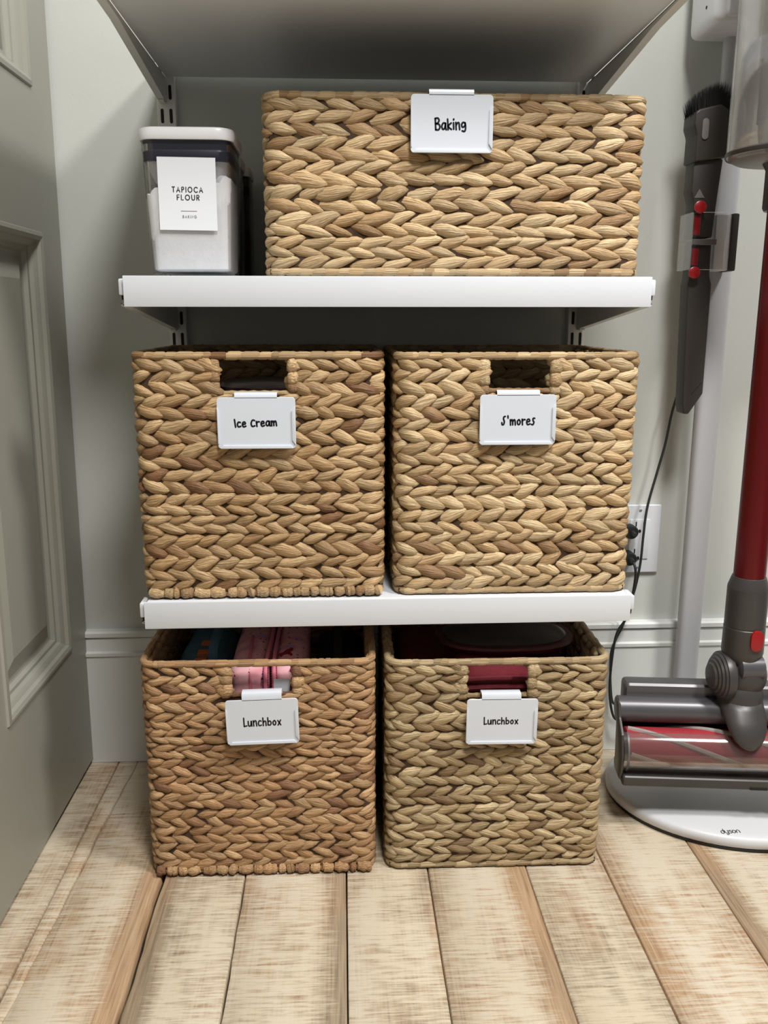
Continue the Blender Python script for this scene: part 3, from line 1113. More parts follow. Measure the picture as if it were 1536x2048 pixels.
label_holder('Lunchbox', 0.0956, 0.2510, -0.0155, 0.0914, 0.0618, 0.1145, 0.1649, 0.2580, 'level white label holder handwritten Lunchbox on the khaki basket', tilt=0.012, hgt=0.0098, tw=0.0445, tz=0.001, tx=-0.001, ttilt=0.0, pen=0.0017)


# ------------------------------------------------------------------ storage containers
def ring(w0, d0, r, z, n=5):
    return [(x, y, z) for x, y in rrect(-w0 / 2, w0 / 2, -d0 / 2, d0 / 2, r, n)]


def container(loc, wb, wt, db, dt, h, body, label, content=None, fill=0.1, flour=False):
    rt = thing('storage_container', loc, label, 'container', 'lidded clear containers')
    th = 0.0022
    hb = h - 0.014
    b = MB()
    outer = [ring(wb - 0.006, db - 0.006, 0.010, 0.0), ring(wb, db, 0.012, 0.004), ring(wt - 0.004, dt - 0.004, 0.016, hb)]
    inner = [ring(wt - 0.004 - 2 * th, dt - 0.004 - 2 * th, 0.014, hb), ring(wb - 2 * th, db - 2 * th, 0.010, 0.0085), ring(wb - 0.012, db - 0.012, 0.008, 0.0065)]
    b.loft(outer + inner)
    b.build('body', body, rt, world=False, sharp=30)
    ld = MB()
    ld.loft([ring(wt - 0.002, dt - 0.002, 0.018, hb + 0.0005), ring(wt, dt, 0.020, hb + 0.002), ring(wt, dt, 0.020, h - 0.003), ring(wt - 0.003, dt - 0.003, 0.019, h - 0.0006), ring(wt - 0.007, dt - 0.007, 0.018, h)])
    lid = ld.build('lid', M['lid'], rt, world=False, sharp=40)
    k = 2 * th + 0.0045
    g = MB()
    g.loft([ring(wt - k, dt - k, 0.014, hb - 0.022), ring(wt - k + 0.001, dt - k + 0.001, 0.014, hb - 0.012), ring(wt - k - 0.001, dt - k - 0.001, 0.014, hb - 0.010), ring(wt - k + 0.001, dt - k + 0.001, 0.014, hb)])
    g.build('gasket', M['gasket'], lid, world=False, sharp=30)
    p = MB()
    top = hb - 0.0222
    # inner plug with a raised middle edge
    r1 = [(x, y, top - 0.002 * (1 - min(1, max(0, (abs(x) / wt - 0.22) * 12)))) for x, y, _ in ring(wt - k - 0.006, dt - k - 0.006, 0.013, 0)]
    p.loft([ring(wt - k - 0.022, dt - k - 0.022, 0.012, top - 0.022), ring(wt - k - 0.010, dt - k - 0.010, 0.013, top - 0.008), r1])
    p.build('inner_lid', M['plug_in'], lid, world=False, sharp=40)
    if content:
        c_ = MB()
        rg = random.Random(int(fill * 1000))
        f = fill / h
        wq, dq = wb + (wt - wb) * f - 2 * th - 0.002, db + (dt - db) * f - 2 * th - 0.002
        N = 16
        tops = []
        for (x, y, z) in ring(wq, dq, 0.012, fill):
            z2 = fill + (0.004 * math.sin(x * 160) + rg.uniform(-0.0025, 0.0025)) - (0.012 if x < -wq * 0.3 else 0)
            tops.append((x, y, z2))
        c_.loft([ring(wb - 0.014, db - 0.014, 0.009, 0.0067), ring(wb - 2 * th - 0.001, db - 2 * th - 0.001, 0.010, 0.0095), tops, [(x * 0.6, y * 0.6, z + 0.004) for x, y, z in tops]])
        c_.build('contents', content, rt, world=False, sharp=50)
    return rt


fc = container((-0.2330, 0.0850, ZU), 0.0945, 0.1095, 0.0945, 0.1095, 0.1640, M['acrylic'],
               'clear square container of white flour with a white lid and printed label', M['flour'], 0.108)
# front wall leans outwards a little: the sticker follows it
lean_a = math.atan((0.1055 - 0.0945) / 2 / 0.146)


def stick(a, b):
    zl = b
    yy = -(0.0945 / 2 + (0.1055 - 0.0945) / 2 * (zl - 0.004) / 0.146) - 0.0005
    return (a, yy, zl)


def sticker_quad(mb, x0, x1, z0, z1, t=0.0004, rot=0.0):
    cx, cz = (x0 + x1) / 2, (z0 + z1) / 2
    pts = []
    for a, b in ((x0, z0), (x1, z0), (x1, z1), (x0, z1)):
        dx, dz = a - cx, b - cz
        pts.append(stick(cx + dx * math.cos(rot) - dz * math.sin(rot), cz + dz * math.cos(rot) + dx * math.sin(rot)))
    back = [(x, y + t, z) for x, y, z in pts]
    mb.add(pts + back, [[0, 1, 2, 3], [7, 6, 5, 4], [0, 4, 5, 1], [1, 5, 6, 2], [2, 6, 7, 3], [3, 7, 4, 0]])


sm = MB()
sticker_quad(sm, -0.0330, 0.0330, 0.0525, 0.1315, rot=-0.012)
st = sm.build('label_sticker', M['sticker'], fc, world=False)
tm = MB()
pl_ = lambda a, b: (stick(a, b)[0], stick(a, b)[1] - 0.0001, stick(a, b)[2])
writing(tm, PR, 'TAPIOCA', 0.0054, 0.00105, 0.52, 0.0002, 0.0965, pl_, curve=False, tilt=-0.012, width=0.0345)
writing(tm, PR, 'FLOUR', 0.0054, 0.00105, 0.52, 0.0006, 0.0880, pl_, curve=False, tilt=-0.012, width=0.0250)
tm.build('product_name', M['ink2'], st, world=False, fix=False)
tm = MB()
ribbon(tm, [pl_(-0.0082, 0.0736), pl_(0.0098, 0.0734)], 0.0005, pl_)
writing(tm, PR, 'BAKING', 0.0028, 0.00048, 0.60, 0.0012, 0.0672, pl_, curve=False, tilt=-0.012, width=0.0155)
tm.build('small_print', M['ink3'], st, world=False, fix=False)

container((-0.2330, 0.1860, ZU), 0.0905, 0.0985, 0.074, 0.082, 0.1560, M['smoke'],
          'dark clear container standing directly behind the flour container', M['beans'], 0.085)
container((-0.2280, 0.2680, ZU), 0.0885, 0.0960, 0.066, 0.074, 0.1560, M['smoke'],
          'rearmost dark clear container against the back wall', M['beans'], 0.070)


# ------------------------------------------------------------------ things inside the baskets
def soft_bag(mb, x0, x1, y0, y1, z0, z1, r=0.02, seed=0, amp=0.002):
    b = bmesh.new()
    bmesh.ops.create_cube(b, size=1)
    b.transform(Matrix.Translation(((x0 + x1) / 2, (y0 + y1) / 2, (z0 + z1) / 2)) @ Matrix.Diagonal((x1 - x0, y1 - y0, z1 - z0, 1)))
    bmesh.ops.bevel(b, geom=b.edges[:], offset=r, segments=4, profile=0.5, affect='EDGES', clamp_overlap=True)
    bmesh.ops.subdivide_edges(b, edges=[e for e in b.edges if e.calc_length() > 0.03], cuts=5, use_grid_fill=True)
    rg = random.Random(seed)
    p1, p2, p3 = rg.uniform(0, 6), rg.uniform(0, 6), rg.uniform(0, 6)
    for v in b.verts:
        k = math.sin(v.co.x * 70 + p1) + math.sin(v.co.y * 60 + p2) + math.sin(v.co.z * 85 + p3 + v.co.x * 40)
        v.co += (v.co - Vector(((x0 + x1) / 2, (y0 + y1) / 2, (z0 + z1) / 2))).normalized() * amp * k
    mb.bm(b)


# left floor basket: blue bag, two pink pouches, black bag
bb_ = thing('lunch_bag', (-0.255, 0.15, 0.009), 'blue fabric lunch bag with orange print inside the left floor basket', 'bag')
m_ = MB()
soft_bag(m_, -0.290, -0.216, 0.034, 0.250, 0.0165, 0.268, 0.022, 1)
m_.build('body', M['bluebag'], bb_)
for (y, z) in ((0.075, 0.2735), (0.105, 0.2735), (0.14, 0.2735)):
    MB().box(-0.262, -0.246, y, y + 0.016, 0.262, 0.2722, 0.002, 2).build('printed_patch', M['orange'], bb_)
m_ = MB()
m_.tube(smooth_path([(-0.236, 0.075, 0.262), (-0.236, 0.082, 0.286), (-0.236, 0.13, 0.293), (-0.236, 0.20, 0.290), (-0.236, 0.215, 0.262)], 6), 0.004, 8, sq=(0.45, 1.6))
m_.build('handle', M['bluebag'], bb_)


def pouch(x0, x1, seed, label, ztop, zx, wave):
    p = thing('pouch', ((x0 + x1) / 2, 0.11, 0.009), label, 'pouch', 'pink zip pouches')
    m_ = MB()
    soft_bag(m_, x0, x1, 0.0205, 0.215, 0.0145, ztop, 0.016, seed, 0.0012)
    body = m_.build('body', M['pink'], p)
    # zip tape with teeth along the inner edge
    pts = smooth_path([(zx, 0.0200, 0.235), (zx, 0.0185, 0.262), (zx, 0.025, ztop - 0.006), (zx + wave, 0.045, ztop + 0.0022), (zx + wave * 2, 0.11, ztop + 0.0022), (zx + wave, 0.19, ztop + 0.001)], 7)
    z_ = MB()
    z_.tube(pts, 0.0028, 8)
    zz = z_.build('zip_tape', M['zip'], p)
    t_ = MB()
    for i in range(0, 24, 1):
        q = pts[i]
        t_.box(q.x - 0.0036, q.x + 0.0036, q.y - 0.0012, q.y + 0.0012, q.z - 0.0006, q.z + 0.0006)
    t_.build('zip_teeth', M['magenta'], zz)
    return p


p1_ = pouch(-0.2095, -0.1575, 4, 'pink pouch with purple spots nearer the blue bag', 0.288, -0.1605, 0.0010)
m_ = MB()
m_.tube(smooth_path([(-0.181, 0.0205, 0.232), (-0.180, 0.0195, 0.262), (-0.181, 0.026, 0.284), (-0.183, 0.05, 0.2905), (-0.186, 0.12, 0.2905)], 6), 0.0022, 8)
m_.build('piping', M['zip'], p1_)
p2_ = pouch(-0.1525, -0.1085, 6, 'pink pouch with red horse print and magenta piping beside the black bag', 0.288, -0.1495, -0.0006)
m_ = MB()
m_.tube(smooth_path([(-0.128, 0.0200, 0.2835), (-0.120, 0.0190, 0.272), (-0.1185, 0.0190, 0.256), (-0.122, 0.0195, 0.238)], 6), 0.0017, 8)
m_.build('piping', M['magenta'], p2_)
m_ = MB()
hz = [(-0.146, 0.052), (-0.140, 0.056), (-0.136, 0.066), (-0.131, 0.070), (-0.131, 0.074), (-0.127, 0.071), (-0.129, 0.064), (-0.131, 0.058), (-0.127, 0.050), (-0.129, 0.047), (-0.133, 0.053), (-0.139, 0.051), (-0.141, 0.045), (-0.143, 0.046), (-0.142, 0.051)]
m_.prism(hz, 0.2855, 0.2912, axis='z')
m_.build('horse_print', M['red'], p2_)
m_ = MB()
m_.prism(capsule2d(-0.154, 0.2400, 0.010, 0.017, 8), 0.0140, 0.0165, 0.0005, 1)
m_.build('zip_pull', M['zip'], p2_)
wt_ = MB().box(-0.1500, -0.1290, 0.0155, 0.0168, 0.236, 0.2705, 0.0004, 1).build('care_tag', M['tag'], p2_)

bk = thing('lunch_bag', (-0.065, 0.15, 0.009), 'black fabric lunch bag at the right of the left floor basket', 'bag')
m_ = MB()
soft_bag(m_, -0.100, -0.034, 0.040, 0.262, 0.0165, 0.252, 0.020, 9)
m_.build('body', M['navy'], bk)
m_ = MB()
m_.tube(smooth_path([(-0.067, 0.085, 0.246), (-0.067, 0.09, 0.270), (-0.067, 0.15, 0.276), (-0.067, 0.21, 0.270), (-0.067, 0.215, 0.246)], 6), 0.004, 8, sq=(0.5, 1.6))
m_.build('handle', M['rubber'], bk)

# right floor basket: maroon bag with a dark oval tray on it
mr = thing('lunch_bag', (0.14, 0.14, 0.009), 'maroon fabric lunch bag filling the right floor basket', 'bag')
m_ = MB()
soft_bag(m_, 0.020, 0.258, 0.022, 0.252, 0.0145, 0.256, 0.016, 14, 0.0010)
m_.build('body', M['maroon'], mr)
for z in (0.2500, 0.2615):
    m_ = MB()
    m_.tube(smooth_path([(0.035, 0.024, z - 0.002), (0.09, 0.0215, z), (0.14, 0.021, z + 0.0016), (0.19, 0.0215, z + 0.0005), (0.245, 0.024, z - 0.002)], 6), 0.0042, 8)
    m_.build('fold', M['maroon'], mr)
m_ = MB()
m_.loft([[(x, y, z) for x, y in rrect(0.088 + i, 0.20 - i, 0.022 + i * 0.3, 0.10 - i, 0.03 - i, 5)] for z, i in ((0.252, 0), (0.272, 0.004), (0.279, 0.014))])
m_.build('top_flap', M['maroon'], mr)
tr = thing('oval_tray', (0.165, 0.11, 0.26), 'dark glossy oval food tray lying on the maroon bag', 'tray')


def oval(ax, ay, z, cx=0.166, cy=0.112, n=36):
    out = []
    for k in range(n):
        a = 2 * PI * k / n
        ca, sa = math.cos(a), math.sin(a)
        out.append((cx + ax * abs(ca) ** 0.75 * (1 if ca > 0 else -1), cy + ay * abs(sa) ** 0.85 * (1 if sa > 0 else -1), z))
    return out


m_ = MB()
m_.loft([oval(0.070, 0.044, 0.2795), oval(0.092, 0.058, 0.282), oval(0.097, 0.062, 0.2885), oval(0.095, 0.060, 0.2915)])
m_.build('rim', M['trayrim'], tr)
m_ = MB()
m_.loft([oval(0.086, 0.052, 0.2905), oval(0.086, 0.052, 0.2935), oval(0.078, 0.045, 0.2965), oval(0.05, 0.025, 0.2975)])
m_.build('lid', M['darkplastic'], tr)

# shelf basket tagged Ice cream: something dark inside
tb = thing('tub', (-0.150, 0.12, ZL + 0.009), 'dark lidded tub just visible through the handle of the ice cream basket', 'tub')
m_ = MB()
mt = Matrix.Translation((-0.150, 0.105, 0))
m_.lathe([(0.052, ZL + 0.0105), (0.056, ZL + 0.02), (0.064, 0.628)], 32, mt)
m_.build('body', M['navy'], tb)
m_ = MB()
m_.lathe([(0.066, 0.628), (0.067, 0.640), (0.062, 0.645), (0.03, 0.648)], 32, mt)
m_.build('lid', M['darkplastic'], tb)

# ------------------------------------------------------------------ outlet, plugs, cord
ou = thing('wall_outlet', (0.4245, WY, 0.3135), 'white wall outlet plate with a double receptacle beside the shelf', 'outlet')
x0, x1, z0, z1 = 0.3895, 0.4600, 0.3135, 0.4280
MB().box(x0, x1, WY - 0.0060, WY, z0, z1, 0.003, 3).build('cover_plate', M['outlet'], ou)
MB().box(x0 + 0.0185, x1 - 0.0185, WY - 0.0078, WY - 0.0050, z0 + 0.0240, z1 - 0.0240, 0.0012, 2).build('receptacle_face', M['outlet'], ou)
xc = (x0 + x1) / 2
for zc in (0.3935, 0.3480):
    for dx, hgt in ((-0.0064, 0.0075), (0.0064, 0.0062)):
        MB().box(xc + dx - 0.0010, xc + dx + 0.0010, WY - 0.0083, WY - 0.0076, zc - hgt / 2 + 0.003, zc + hgt / 2 + 0.003).build('slot', M['slot'], ou)
    MB().prism(capsule2d(xc, zc - 0.0088, 0.0046, 0.0056, 6), WY - 0.0083, WY - 0.0076).build('ground_hole', M['slot'], ou)
for zc in (z0 + 0.009, z1 - 0.009):
    s = MB().lathe([(0.0026, 0), (0.0026, 0.0006), (0.002, 0.001)], 14, Matrix.Translation((xc, WY - 0.0058, zc)) @ Matrix.Rotation(PI / 2, 4, 'X')).build('screw', M['screw'], ou)
    MB().box(xc - 0.0019, xc + 0.0019, WY - 0.00705, WY - 0.0067, zc - 0.0003, zc + 0.0003).build('screw_slot', M['slot'], s)

# two charging cables, plugs half hidden behind the basket
def cable(z, label, pts):
    cb_ = thing('charging_cable', (0.4055, WY - 0.02, z), label, 'cable', 'black charging cables')
    mt = Matrix.Translation((0.4055, WY - 0.0080, z)) @ Matrix.Rotation(PI / 2, 4, 'X')
    pb = MB().lathe([(0.0105, 0), (0.0112, 0.003), (0.0112, 0.018), (0.0098, 0.021), (0.004, 0.022)], 22, mt).build('plug', M['rubber'], cb_)
    MB().lathe([(0.0045, 0.021), (0.0040, 0.028), (0.0030, 0.036)], 12, mt).build('strain_relief', M['cord'], pb)
    MB().tube(smooth_path(pts, 8), 0.0021, 8).build('cord', M['cord'], cb_)


cable(0.3872, 'long thin black cable hanging down the wall beside the pole past the upper socket',
      [(0.470, 0.296, 0.665), (0.4655, 0.298, 0.620), (0.4568, 0.299, 0.580), (0.4500, 0.300, 0.530), (0.4400, 0.300, 0.484), (0.4270, 0.296, 0.430), (0.4215, 0.290, 0.385),
       (0.4190, 0.288, 0.340), (0.4145, 0.290, 0.300), (0.4095, 0.294, 0.272), (0.4005, 0.297, 0.232), (0.3895, 0.297, 0.205), (0.3830, 0.296, 0.180), (0.384, 0.293, 0.13), (0.388, 0.283, 0.098),
       (0.405, 0.272, 0.112), (0.425, 0.268, 0.118)])
cable(0.3425, 'short black cable looping from the lower socket down behind the khaki basket',
      [(0.4055, WY - 0.043, 0.3425), (0.4080, 0.276, 0.325), (0.4080, 0.284, 0.285), (0.4010, 0.288, 0.245), (0.3885, 0.288, 0.222), (0.3825, 0.287, 0.185), (0.3800, 0.283, 0.12), (0.388, 0.275, 0.076), (0.405, 0.268, 0.082), (0.425, 0.264, 0.092)])

# ------------------------------------------------------------------ charging stand with base, pole and tool clips
CX, CY, AX, AY = 0.5455, 0.1640, 0.197, 0.157
stand = thing('vacuum_stand', (CX, CY, 0.0), 'white floor stand with oval base and pole for the stick vacuum', 'vacuum stand')


def ell(f, z, n=72):
    return [(CX + AX * f * math.cos(2 * PI * k / n), CY + AY * f * math.sin(2 * PI * k / n), z) for k in range(n)]


MB().loft([ell(0.985, 0.0), ell(0.99, 0.0045)]).build('rubber_foot', M['rubber'], stand)
BP = [(0.985, 0.0045), (1.0, 0.0070), (0.999, 0.0150), (0.988, 0.0190), (0.965, 0.0208), (0.90, 0.0218), (0.70, 0.0228), (0.4, 0.0240), (0.15, 0.0245)]
bs = MB().loft([ell(f, z) for f, z in BP]).build('base', M['dock'], stand, sharp=60)


def base_z(x, y):
    f = math.sqrt(((x - CX) / AX) ** 2 + ((y - CY) / AY) ** 2)
    for (f0, z0_), (f1, z1_) in zip(BP[2:], BP[3:]):
        if f0 >= f >= f1:
            return z0_ + (z1_ - z0_) * (f0 - f) / (f0 - f1)
    return BP[-1][1]


def base_place(a, b):
    x, y = 0.4790 + a, 0.0310 + b
    return (x, y, base_z(x, y) + 0.0003)


tm = MB()
writing(tm, PR, 'dyson', 0.0090, 0.0011, 0.16, 0, 0, base_place, curve=False, width=0.0265)
tm.build('maker_lettering', M['ink2'], bs, fix=False)

MB().loft([[(0.5020 + a, 0.2760 + b, z) for a, b in rrect(-0.0185 * k, 0.0185 * k, -0.010, 0.010, 0.009, 5)] for z, k in ((0.022, 1.0), (0.70, 1.02), (1.34, 1.05))]).build('pole', M['pole'], stand, sharp=60)
ab = MB().box(0.4400, 0.590, 0.205, 0.300, 1.106, 1.30, 0.014, 4).build('dock_block', M['dock'], stand)
MB().box(0.452, 0.585, 0.199, 0.225, 1.112, 1.150, 0.007, 3).build('dock_latch', M['dock'], ab)
MB().lathe([(0.0022, 0), (0.0022, 0.0006)], 12, Matrix.Translation((0.4395, 0.240, 1.133)) @ Matrix.Rotation(PI / 2, 4, 'Y')).build('screw_hole', M['slot'], ab)
# clip arm for the tools
arm = MB().box(0.4740, 0.4985, 0.232, 0.272, 0.790, 0.867, 0.004, 2).build('clip_arm', M['dock'], stand)
MB().box(0.4960, 0.5060, 0.228, 0.264, 0.789, 0.868, 0.003, 2).build('arm_cap', M['tool'], arm)
clipm = MB()
for (yy0, yy1) in ((0.2100, 0.2120), (0.2560, 0.2580)):
    clipm.prism(rrect(0.4320, 0.4800, 0.7900, 0.8670, 0.005, 4), yy0, yy1, 0.0004, 1)
clipm.prism(rrect(0.2100, 0.2580, 0.7900, 0.8670, 0.004, 4), 0.4312, 0.4326, axis='x')
clip = clipm.build('clear_clip', M['acrylic'], stand)
for z, r in ((0.8735, 0.0085), (0.786, 0.0082)):
    MB().lathe([(r, 0), (r, 0.002), (r * 0.8, 0.003)], 20, Matrix.Translation((0.4400 if z > 0.8 else 0.4385, 0.2098, z)) @ Matrix.Rotation(PI / 2, 4, 'X')).build('release_button', M['red'], clip)
for z0_, z1_ in ((0.8365, 0.8630), (0.7960, 0.8190)):
    MB().box(0.4345, 0.4440, 0.2126, 0.2150, z0_, z1_, 0.001, 1).build('release_bar', M['red'], clip)
MB().box(0.4335, 0.4690, 0.2126, 0.2150, 0.8235, 0.8315, 0.0008, 1).build('catch_strip', M['mdgrey'], clip)

# tools held in the clip
bt = thing('brush_tool', (0.452, 0.235, 0.833), 'dark grey brush tool with black bristles standing in the clear clip', 'vacuum tool')
hd_ = [(0.4285, 0.9330), (0.4735, 0.9390), (0.4770, 0.9960), (0.4600, 1.0070), (0.4300, 1.0000), (0.4250, 0.9960), (0.4245, 0.9800), (0.4290, 0.9680)]
MB().prism(hd_, 0.2120, 0.2540, 0.003, 3).build('head', M['tool'], bt)
lo = [(0.4345, 0.8335), (0.4640, 0.8335), (0.4665, 0.880), (0.4710, 0.9380), (0.4305, 0.9350), (0.4300, 0.8960), (0.4345, 0.8800)]
MB().prism(lo, 0.2180, 0.2500, 0.003, 2).build('body', M['tool'], bt)
MB().prism(capsule2d(0.4395, 0.9745, 0.0090, 0.0270, 8), 0.2100, 0.2125, 0.0006, 2).build('release_button', M['mdgrey'], bt)
MB().prism([(0.4340, 0.8865), (0.4485, 0.8865), (0.4405, 0.8985)], 0.2174, 0.2182).build('arrow_mark', M['mdgrey'], bt)
brm = MB()
rg = random.Random(2)
for i in range(1500):
    a, b = rg.random(), rg.random()
    x = 0.4275 + a * 0.0480
    y = 0.2150 + b * 0.036
    zb = 0.994 + 0.010 * math.sin(min(1, a * 1.2) * PI / 2) - 0.02 * max(0, a - 0.75)
    ln = 0.016 + 0.018 * math.sin(PI * (0.10 + 0.72 * a)) + rg.uniform(-0.0025, 0.001)
    dx, dy = (a - 0.45) * 0.016 + rg.uniform(-1, 1) * 0.0012, (b - 0.5) * 0.010
    r = 0.00055
    brm.add([(x - r, y - r, zb - 0.012), (x + r, y - r, zb - 0.012), (x, y + r, zb - 0.012), (x + dx, y + dy, zb + ln)], [[0, 1, 3], [1, 2, 3], [2, 0, 3]])
br_ = brm.build('bristles', M['bristle'], bt, fix=False)
br_['kind'] = 'stuff'
ct = thing('crevice_tool', (0.450, 0.235, 0.586), 'long dark grey crevice tool pointing down below the clear clip', 'vacuum tool')
cr_ = [(0.4360, 0.8300), (0.4640, 0.8300), (0.4650, 0.7830), (0.4690, 0.7700), (0.4690, 0.6160), (0.4500, 0.5860), (0.4430, 0.5860), (0.4400, 0.6000), (0.4345, 0.7700), (0.4365, 0.7840)]
MB().prism(cr_, 0.2180, 0.2480, 0.0028, 3).build('nozzle', M['tool'], ct)
for i in range(8):
    t = i / 7
    MB().lathe([(0.0006, 0), (0.0006, 0.0004)], 8, Matrix.Translation((0.4520 + 0.0130 * t, 0.2178, 0.6160 + 0.0150 * t)) @ Matrix.Rotation(PI / 2, 4, 'X')).build('vent_hole', M['slot'], ct)

# ------------------------------------------------------------------ stick vacuum
VX, VY = 0.5055, 0.100
vac = thing('stick_vacuum', (VX, VY, 0.074), 'cordless stick vacuum with dark red wand hanging on the white stand', 'vacuum cleaner')
T = lambda z=0.0: Matrix.Translation((VX, VY, z))
MB().lathe([(0.0212, 0.355), (0.0212, 0.86)], 36, T()).build('wand', M['redmetal'], vac)
MB().lathe([(0.0255, 0.8560), (0.0275, 0.8600), (0.0275, 0.9050), (0.033, 0.9150)], 32, T()).build('wand_collar', M['dkgrey'], vac)
# clear bin with shroud inside
BX = VX - 0.003
TB = Matrix.Translation((BX, VY, 0))
MB().lathe([(0.066, 0.9170), (0.0730, 0.9215), (0.0730, 1.30), (0.0705, 1.30), (0.0705, 0.9240), (0.05, 0.9225)], 56, TB, cap=False).build('bin', M['binclear'], vac)
bd = MB().lathe([(0.030, 0.9130), (0.062, 0.9150), (0.0700, 0.9195), (0.0700, 0.9230), (0.030, 0.9235)], 56, TB).build('bin_door', M['mdgrey'], vac)
MB().lathe([(0.0738, 0.9205), (0.0748, 0.9225), (0.0748, 0.9255), (0.0735, 0.9270)], 56, TB, cap=False).build('bin_seal', M['dkgrey'], bd)
MB().lathe([(0.030, 0.9300), (0.036, 0.9360), (0.038, 0.9520), (0.040, 1.05), (0.046, 1.075), (0.050, 1.08), (0.050, 1.30)], 40, TB).build('shroud', M['mdgrey'], vac)
MB().lathe([(0.0405, 0.962), (0.0408, 1.045)], 40, TB, cap=False).build('shroud_mesh', M['nickel'], vac)
# lower collar with red release button
co = MB().lathe([(0.0212, 0.3740), (0.0225, 0.3735), (0.0272, 0.3590), (0.0275, 0.3560), (0.0275, 0.3030), (0.0271, 0.3022), (0.0271, 0.3010), (0.0278, 0.3002), (0.0282, 0.2640), (0.0255, 0.2520), (0.0215, 0.2450)], 36, T()).build('neck_collar', M['dkgrey'], vac, sharp=20)
MB().prism(capsule2d(VX + 0.0050, 0.2880, 0.0175, 0.0300, 10), VY - 0.0310, VY - 0.0240, 0.0012, 2).build('release_button', M['red'], co)
# swivel joint: ball in a yoke with a ribbed wheel at its left
sw = MB()
b = bmesh.new()
bmesh.ops.create_uvsphere(b, u_segments=32, v_segments=20, radius=0.0315)
sw.bm(b, Matrix.Translation((VX + 0.005, VY - 0.002, 0.2270)) @ Matrix.Diagonal((1.0, 0.92, 1.05, 1)))
sw = sw.build('swivel_yoke', M['dkgrey'], vac, sharp=60)
MB().lathe([(0.012, -0.019), (0.0175, -0.016), (0.0175, 0.016), (0.012, 0.019)], 30, Matrix.Translation((VX + 0.006, VY - 0.0135, 0.2430)) @ Matrix.Rotation(PI / 2, 4, 'Y')).build('swivel_pin', M['nickel'], sw)
rb = [(0.010, 0.0200), (0.017, 0.0190), (0.019, 0.0160), (0.0225, 0.0155), (0.0240, 0.0130), (0.0270, 0.0125), (0.0285, 0.0095), (0.0310, 0.0090), (0.0325, 0.0060), (0.0345, 0.0055), (0.0355, 0.0), (0.0340, -0.006)]
MB().lathe(rb[::-1], 36, Matrix.Translation((VX - 0.0240, VY, 0.2260)) @ Matrix.Rotation(-PI / 2, 4, 'Y')).build('ribbed_wheel', M['dkgrey'], sw, sharp=25)
MB().lathe([(0.0285, 0.1800), (0.0312, 0.1840), (0.0312, 0.2000), (0.029, 0.2080), (0.026, 0.214)], 36, Matrix.Translation((VX + 0.002, VY - 0.002, 0))).build('swivel_ring', M['dkgrey'], sw, sharp=25)
# tongue that reaches down over the head
rings = []
for (z, hx, hy, ox, oy) in ((0.196, 0.0300, 0.028, 0.002, -0.003), (0.186, 0.0305, 0.026, 0.001, -0.012), (0.174, 0.0300, 0.022, 0.000, -0.027), (0.160, 0.0265, 0.016, -0.001, -0.041), (0.149, 0.0205, 0.011, -0.002, -0.049), (0.141, 0.0125, 0.007, -0.002, -0.053), (0.1375, 0.0040, 0.003, -0.002, -0.055)):
    rings.append([(VX + ox + hx * math.cos(2 * PI * k / 28), VY + oy + hy * math.sin(2 * PI * k / 28), z) for k in range(28)])
MB().loft(rings).build('neck_tongue', M['dkgrey'], vac, sharp=60)

# cleaner head, turned a little
HA = math.radians(-6.5)
hroot = MB()
XA, XB = -0.170, 0.135


def hx(mb):
    rot = Matrix.Translation((VX, VY, 0)) @ Matrix.Rotation(HA, 4, 'Z')
    mb.v = [tuple(rot @ Vector(p)) for p in mb.v]
    return mb


def bar(y, z, r, x0, x1, n=24):
    return MB().lathe([(r * 0.9, x0), (r, x0 + 0.0015), (r, x1 - 0.0015), (r * 0.9, x1)], n, Matrix.Translation((0, y, z)) @ Matrix.Rotation(PI / 2, 4, 'Y'))


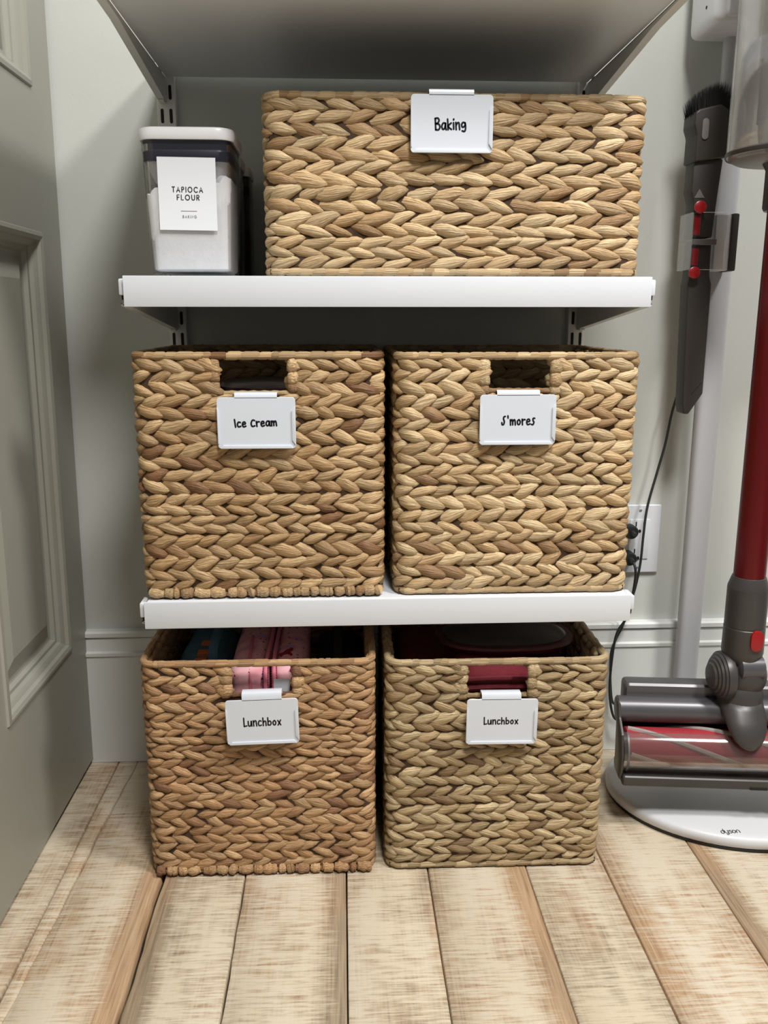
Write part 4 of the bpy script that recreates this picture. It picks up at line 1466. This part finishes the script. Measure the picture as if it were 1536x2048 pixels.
head = hx(MB().box(XA + 0.030, XB - 0.030, 0.012, 0.050, 0.084, 0.1650, 0.006, 3)).build('head_housing', M['dkgrey'], vac)
hx(MB().box(XA + 0.012, XB - 0.012, 0.010, 0.040, 0.150, 0.2040, 0.008, 3)).build('rear_bar', M['nickel'], head)
hx(bar(0.002, 0.1685, 0.0190, XA, XB)).build('top_bar', M['nickel'], head)
hx(MB().box(XA + 0.003, XB - 0.003, -0.052, 0.012, 0.0740, 0.0900, 0.0045, 3)).build('sole_bar', M['dkgrey'], head)
# side caps
cap_o = [(-0.046, 0.082), (-0.012, 0.082), (-0.006, 0.150), (0.010, 0.184), (0.0, 0.1865), (-0.014, 0.182), (-0.022, 0.165), (-0.045, 0.150), (-0.055, 0.122), (-0.053, 0.100)]
for xa, xb in ((XA - 0.001, XA + 0.003), (XB - 0.003, XB + 0.001)):
    hx(MB().prism(cap_o, xa, xb, 0.0015, 2, axis='x')).build('side_cap', M['dkgrey'], head)
hx(MB().box(XA + 0.006, XB - 0.006, 0.0115, 0.0150, 0.086, 0.158, 0.001, 1)).build('rear_panel', M['tool'], head)
# roller
RC = (-0.0190, 0.1200)
ro = hx(bar(RC[0] + 0.002, RC[1], 0.0270, XA + 0.010, XB - 0.010, 32)).build('roller', M['roller'], head)
for ph in range(4):
    m_ = MB()
    pts = []
    for i in range(50):
        t = i / 49
        a = ph * PI / 2 + t * 3.6
        pts.append((XA + 0.014 + (XB - XA - 0.028) * t, RC[0] + 0.002 + 0.0262 * math.cos(a), RC[1] + 0.0262 * math.sin(a)))
    m_.tube(pts, 0.0040, 8)
    hx(m_).build('bristle_strip', M['rollergrey'], ro)
# clear curved window over the roller
m_ = MB()
outer, inner = [], []
for i in range(19):
    a = math.radians(118 + i * (268 - 118) / 18)
    outer.append((RC[0] + 0.0375 * math.cos(a), RC[1] + 0.0345 * math.sin(a)))
    inner.append((RC[0] + 0.0357 * math.cos(a), RC[1] + 0.0327 * math.sin(a)))
m_.prism(outer + inner[::-1], XA + 0.003, XB - 0.003, axis='x')
hx(m_).build('roller_window', M['window'], head, sharp=30)
hx(MB().prism([(y, z) for y, z in outer] + [(y * 0.93, RC[1] + (z - RC[1]) * 0.93) for y, z in outer[::-1]], XA + 0.008, XA + 0.0105, axis='x')).build('window_seal', M['mdgrey'], head)
for xa, xb in ((0.010, 0.034), (0.040, 0.064)):
    hx(MB().box(xa, xb, -0.0532, -0.0510, 0.0755, 0.0785)).build('sole_slot', M['slot'], head)
